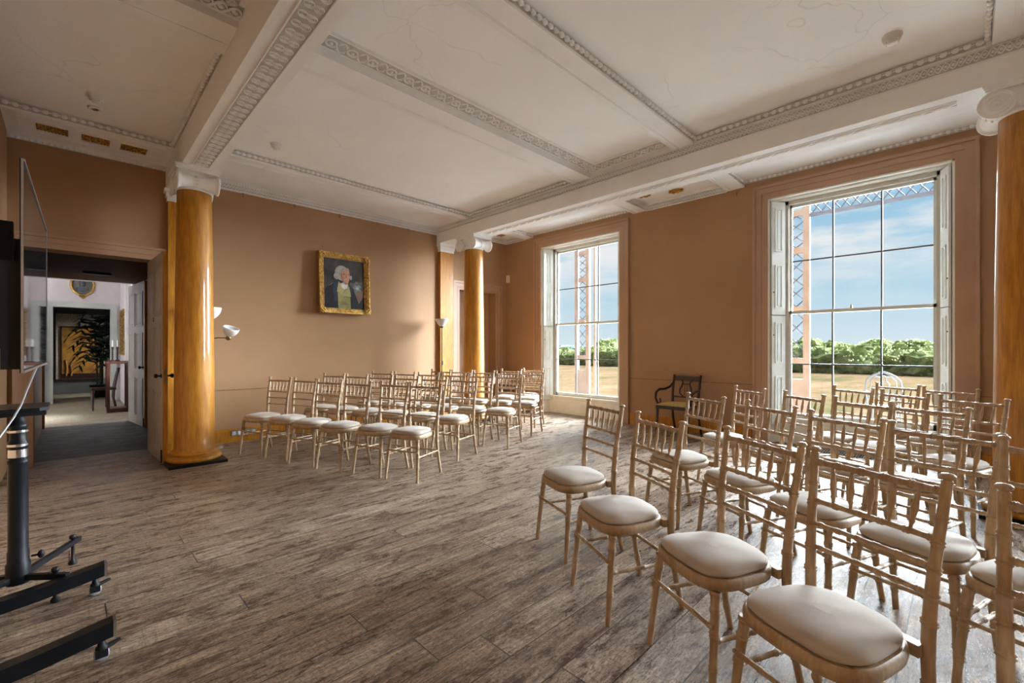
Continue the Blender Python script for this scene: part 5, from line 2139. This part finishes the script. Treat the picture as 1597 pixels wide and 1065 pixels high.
foot(2.50 - 2.845, 0)
foot(3.19 - 2.845, 0)
mb = MB()
mb.box(-0.06, 0.0, -0.36, 0.36, 0.05, 0.11)
mb.build('cross_bar', M['black'], stand)
for s in (-1, 1):
    mb = MB()
    mb.box(-0.06, -0.02, s * 0.14 - 0.025, s * 0.14 + 0.025, 0.11, 1.75)
    mb.build('upright', M['black'], stand)
mb = MB()
for s in (-1, 1):
    mb.box(-0.02, 0.078, s * 0.2 - 0.02, s * 0.2 + 0.02, 1.28, 1.78)
mb.box(-0.02, 0.02, -0.3, 0.3, 1.45, 1.49)
mb.box(-0.02, 0.02, -0.3, 0.3, 1.65, 1.69)
mb.build('mounting_bracket', M['black'], stand)
mb = MB()
mb.tube([(0.137, -0.60 + 0.52, 1.205), (0.10, 0.1, 1.10), (0.075, 0.24, 1.02), (0.05, 0.26, 0.96), (0.0, 0.20, 0.86), (-0.04, 0.12, 0.8)], 0.004, 6)
cab = mb.build('cable', M['cable'], None)
cab.location = (-0.24, 2.845, 0)
tag(cab, 'pale grey cable hanging below the television', 'cable')

# laptop stand behind the television
ls = empty('laptop_stand', (-0.19, 3.36, 0))
tag(ls, 'black adjustable post stand with a small tray behind the television', 'stand')
mb = MB()
mb.lathe([(0.045, 0.10), (0.045, 0.20), (0.040, 0.21), (0.040, 0.26), (0.037, 0.27), (0.037, 0.70), (0.040, 0.705), (0.040, 0.72), (0.034, 0.725), (0.034, 0.78), (0.037, 0.785), (0.037, 0.81), (0.03, 0.82), (0.03, 0.88), (0.033, 0.885), (0.033, 0.90), (0.026, 0.905), (0.026, 0.95)], 20)
mb.build('post', M['black'], ls)
for z in (0.708, 0.79, 0.86):
    mb = MB()
    mb.lathe([(0.0385, z), (0.0385, z + 0.012)], 20)
    mb.build('clamp_ring', M['chrome'], ls)
mb = MB()
mb.lathe([(0.036, 0.735), (0.036, 0.775)], 20)
mb.build('collar', M['chrome'], ls)
mb = MB()
mb.prism([(-0.26, -0.16), (0.08, -0.16), (0.11, -0.13), (0.11, 0.13), (0.08, 0.16), (-0.26, 0.16)], 0.975, 0.990)
mb.build('tray', M['black'], ls)
mb = MB()
mb.box(-0.10, 0.10, -0.08, 0.08, 0.945, 0.976)
mb.build('tray_bracket', M['blackplastic'], ls)
for ang in (62, -42, 152, 222):
    a = radians(ang)
    mb = MB()
    d = Vector((cos(a), sin(a), 0))
    Lg = 0.48 if ang == 62 else 0.24
    mb.obox(Vector((0, 0, 0.115)) - Vector((-d.y, d.x, 0)) * 0.012, d * Lg, Vector((-d.y, d.x, 0)) * 0.024, (0, 0, 0.028))
    lg = mb.build('foot', M['black'], ls)
    mb = MB()
    e_ = d * (Lg - 0.06)
    mb.lathe([(0.018, 0), (0.020, 0.012), (0.008, 0.03), (0.007, 0.15), (0.015, 0.152), (0.016, 0.17), (0.008, 0.175)], 10, (e_.x, e_.y, 0))
    mb.build('levelling_screw', M['blackplastic'], lg)
mb = MB()
mb.tube([(0.045, 0, 0.22), (0.07, 0, 0.22)], 0.006, 6)
mb.ball((0.08, 0, 0.22), 0.014, 0.014, 0.022, 8, 5)
mb.build('clamp_knob', M['blackplastic'], ls)
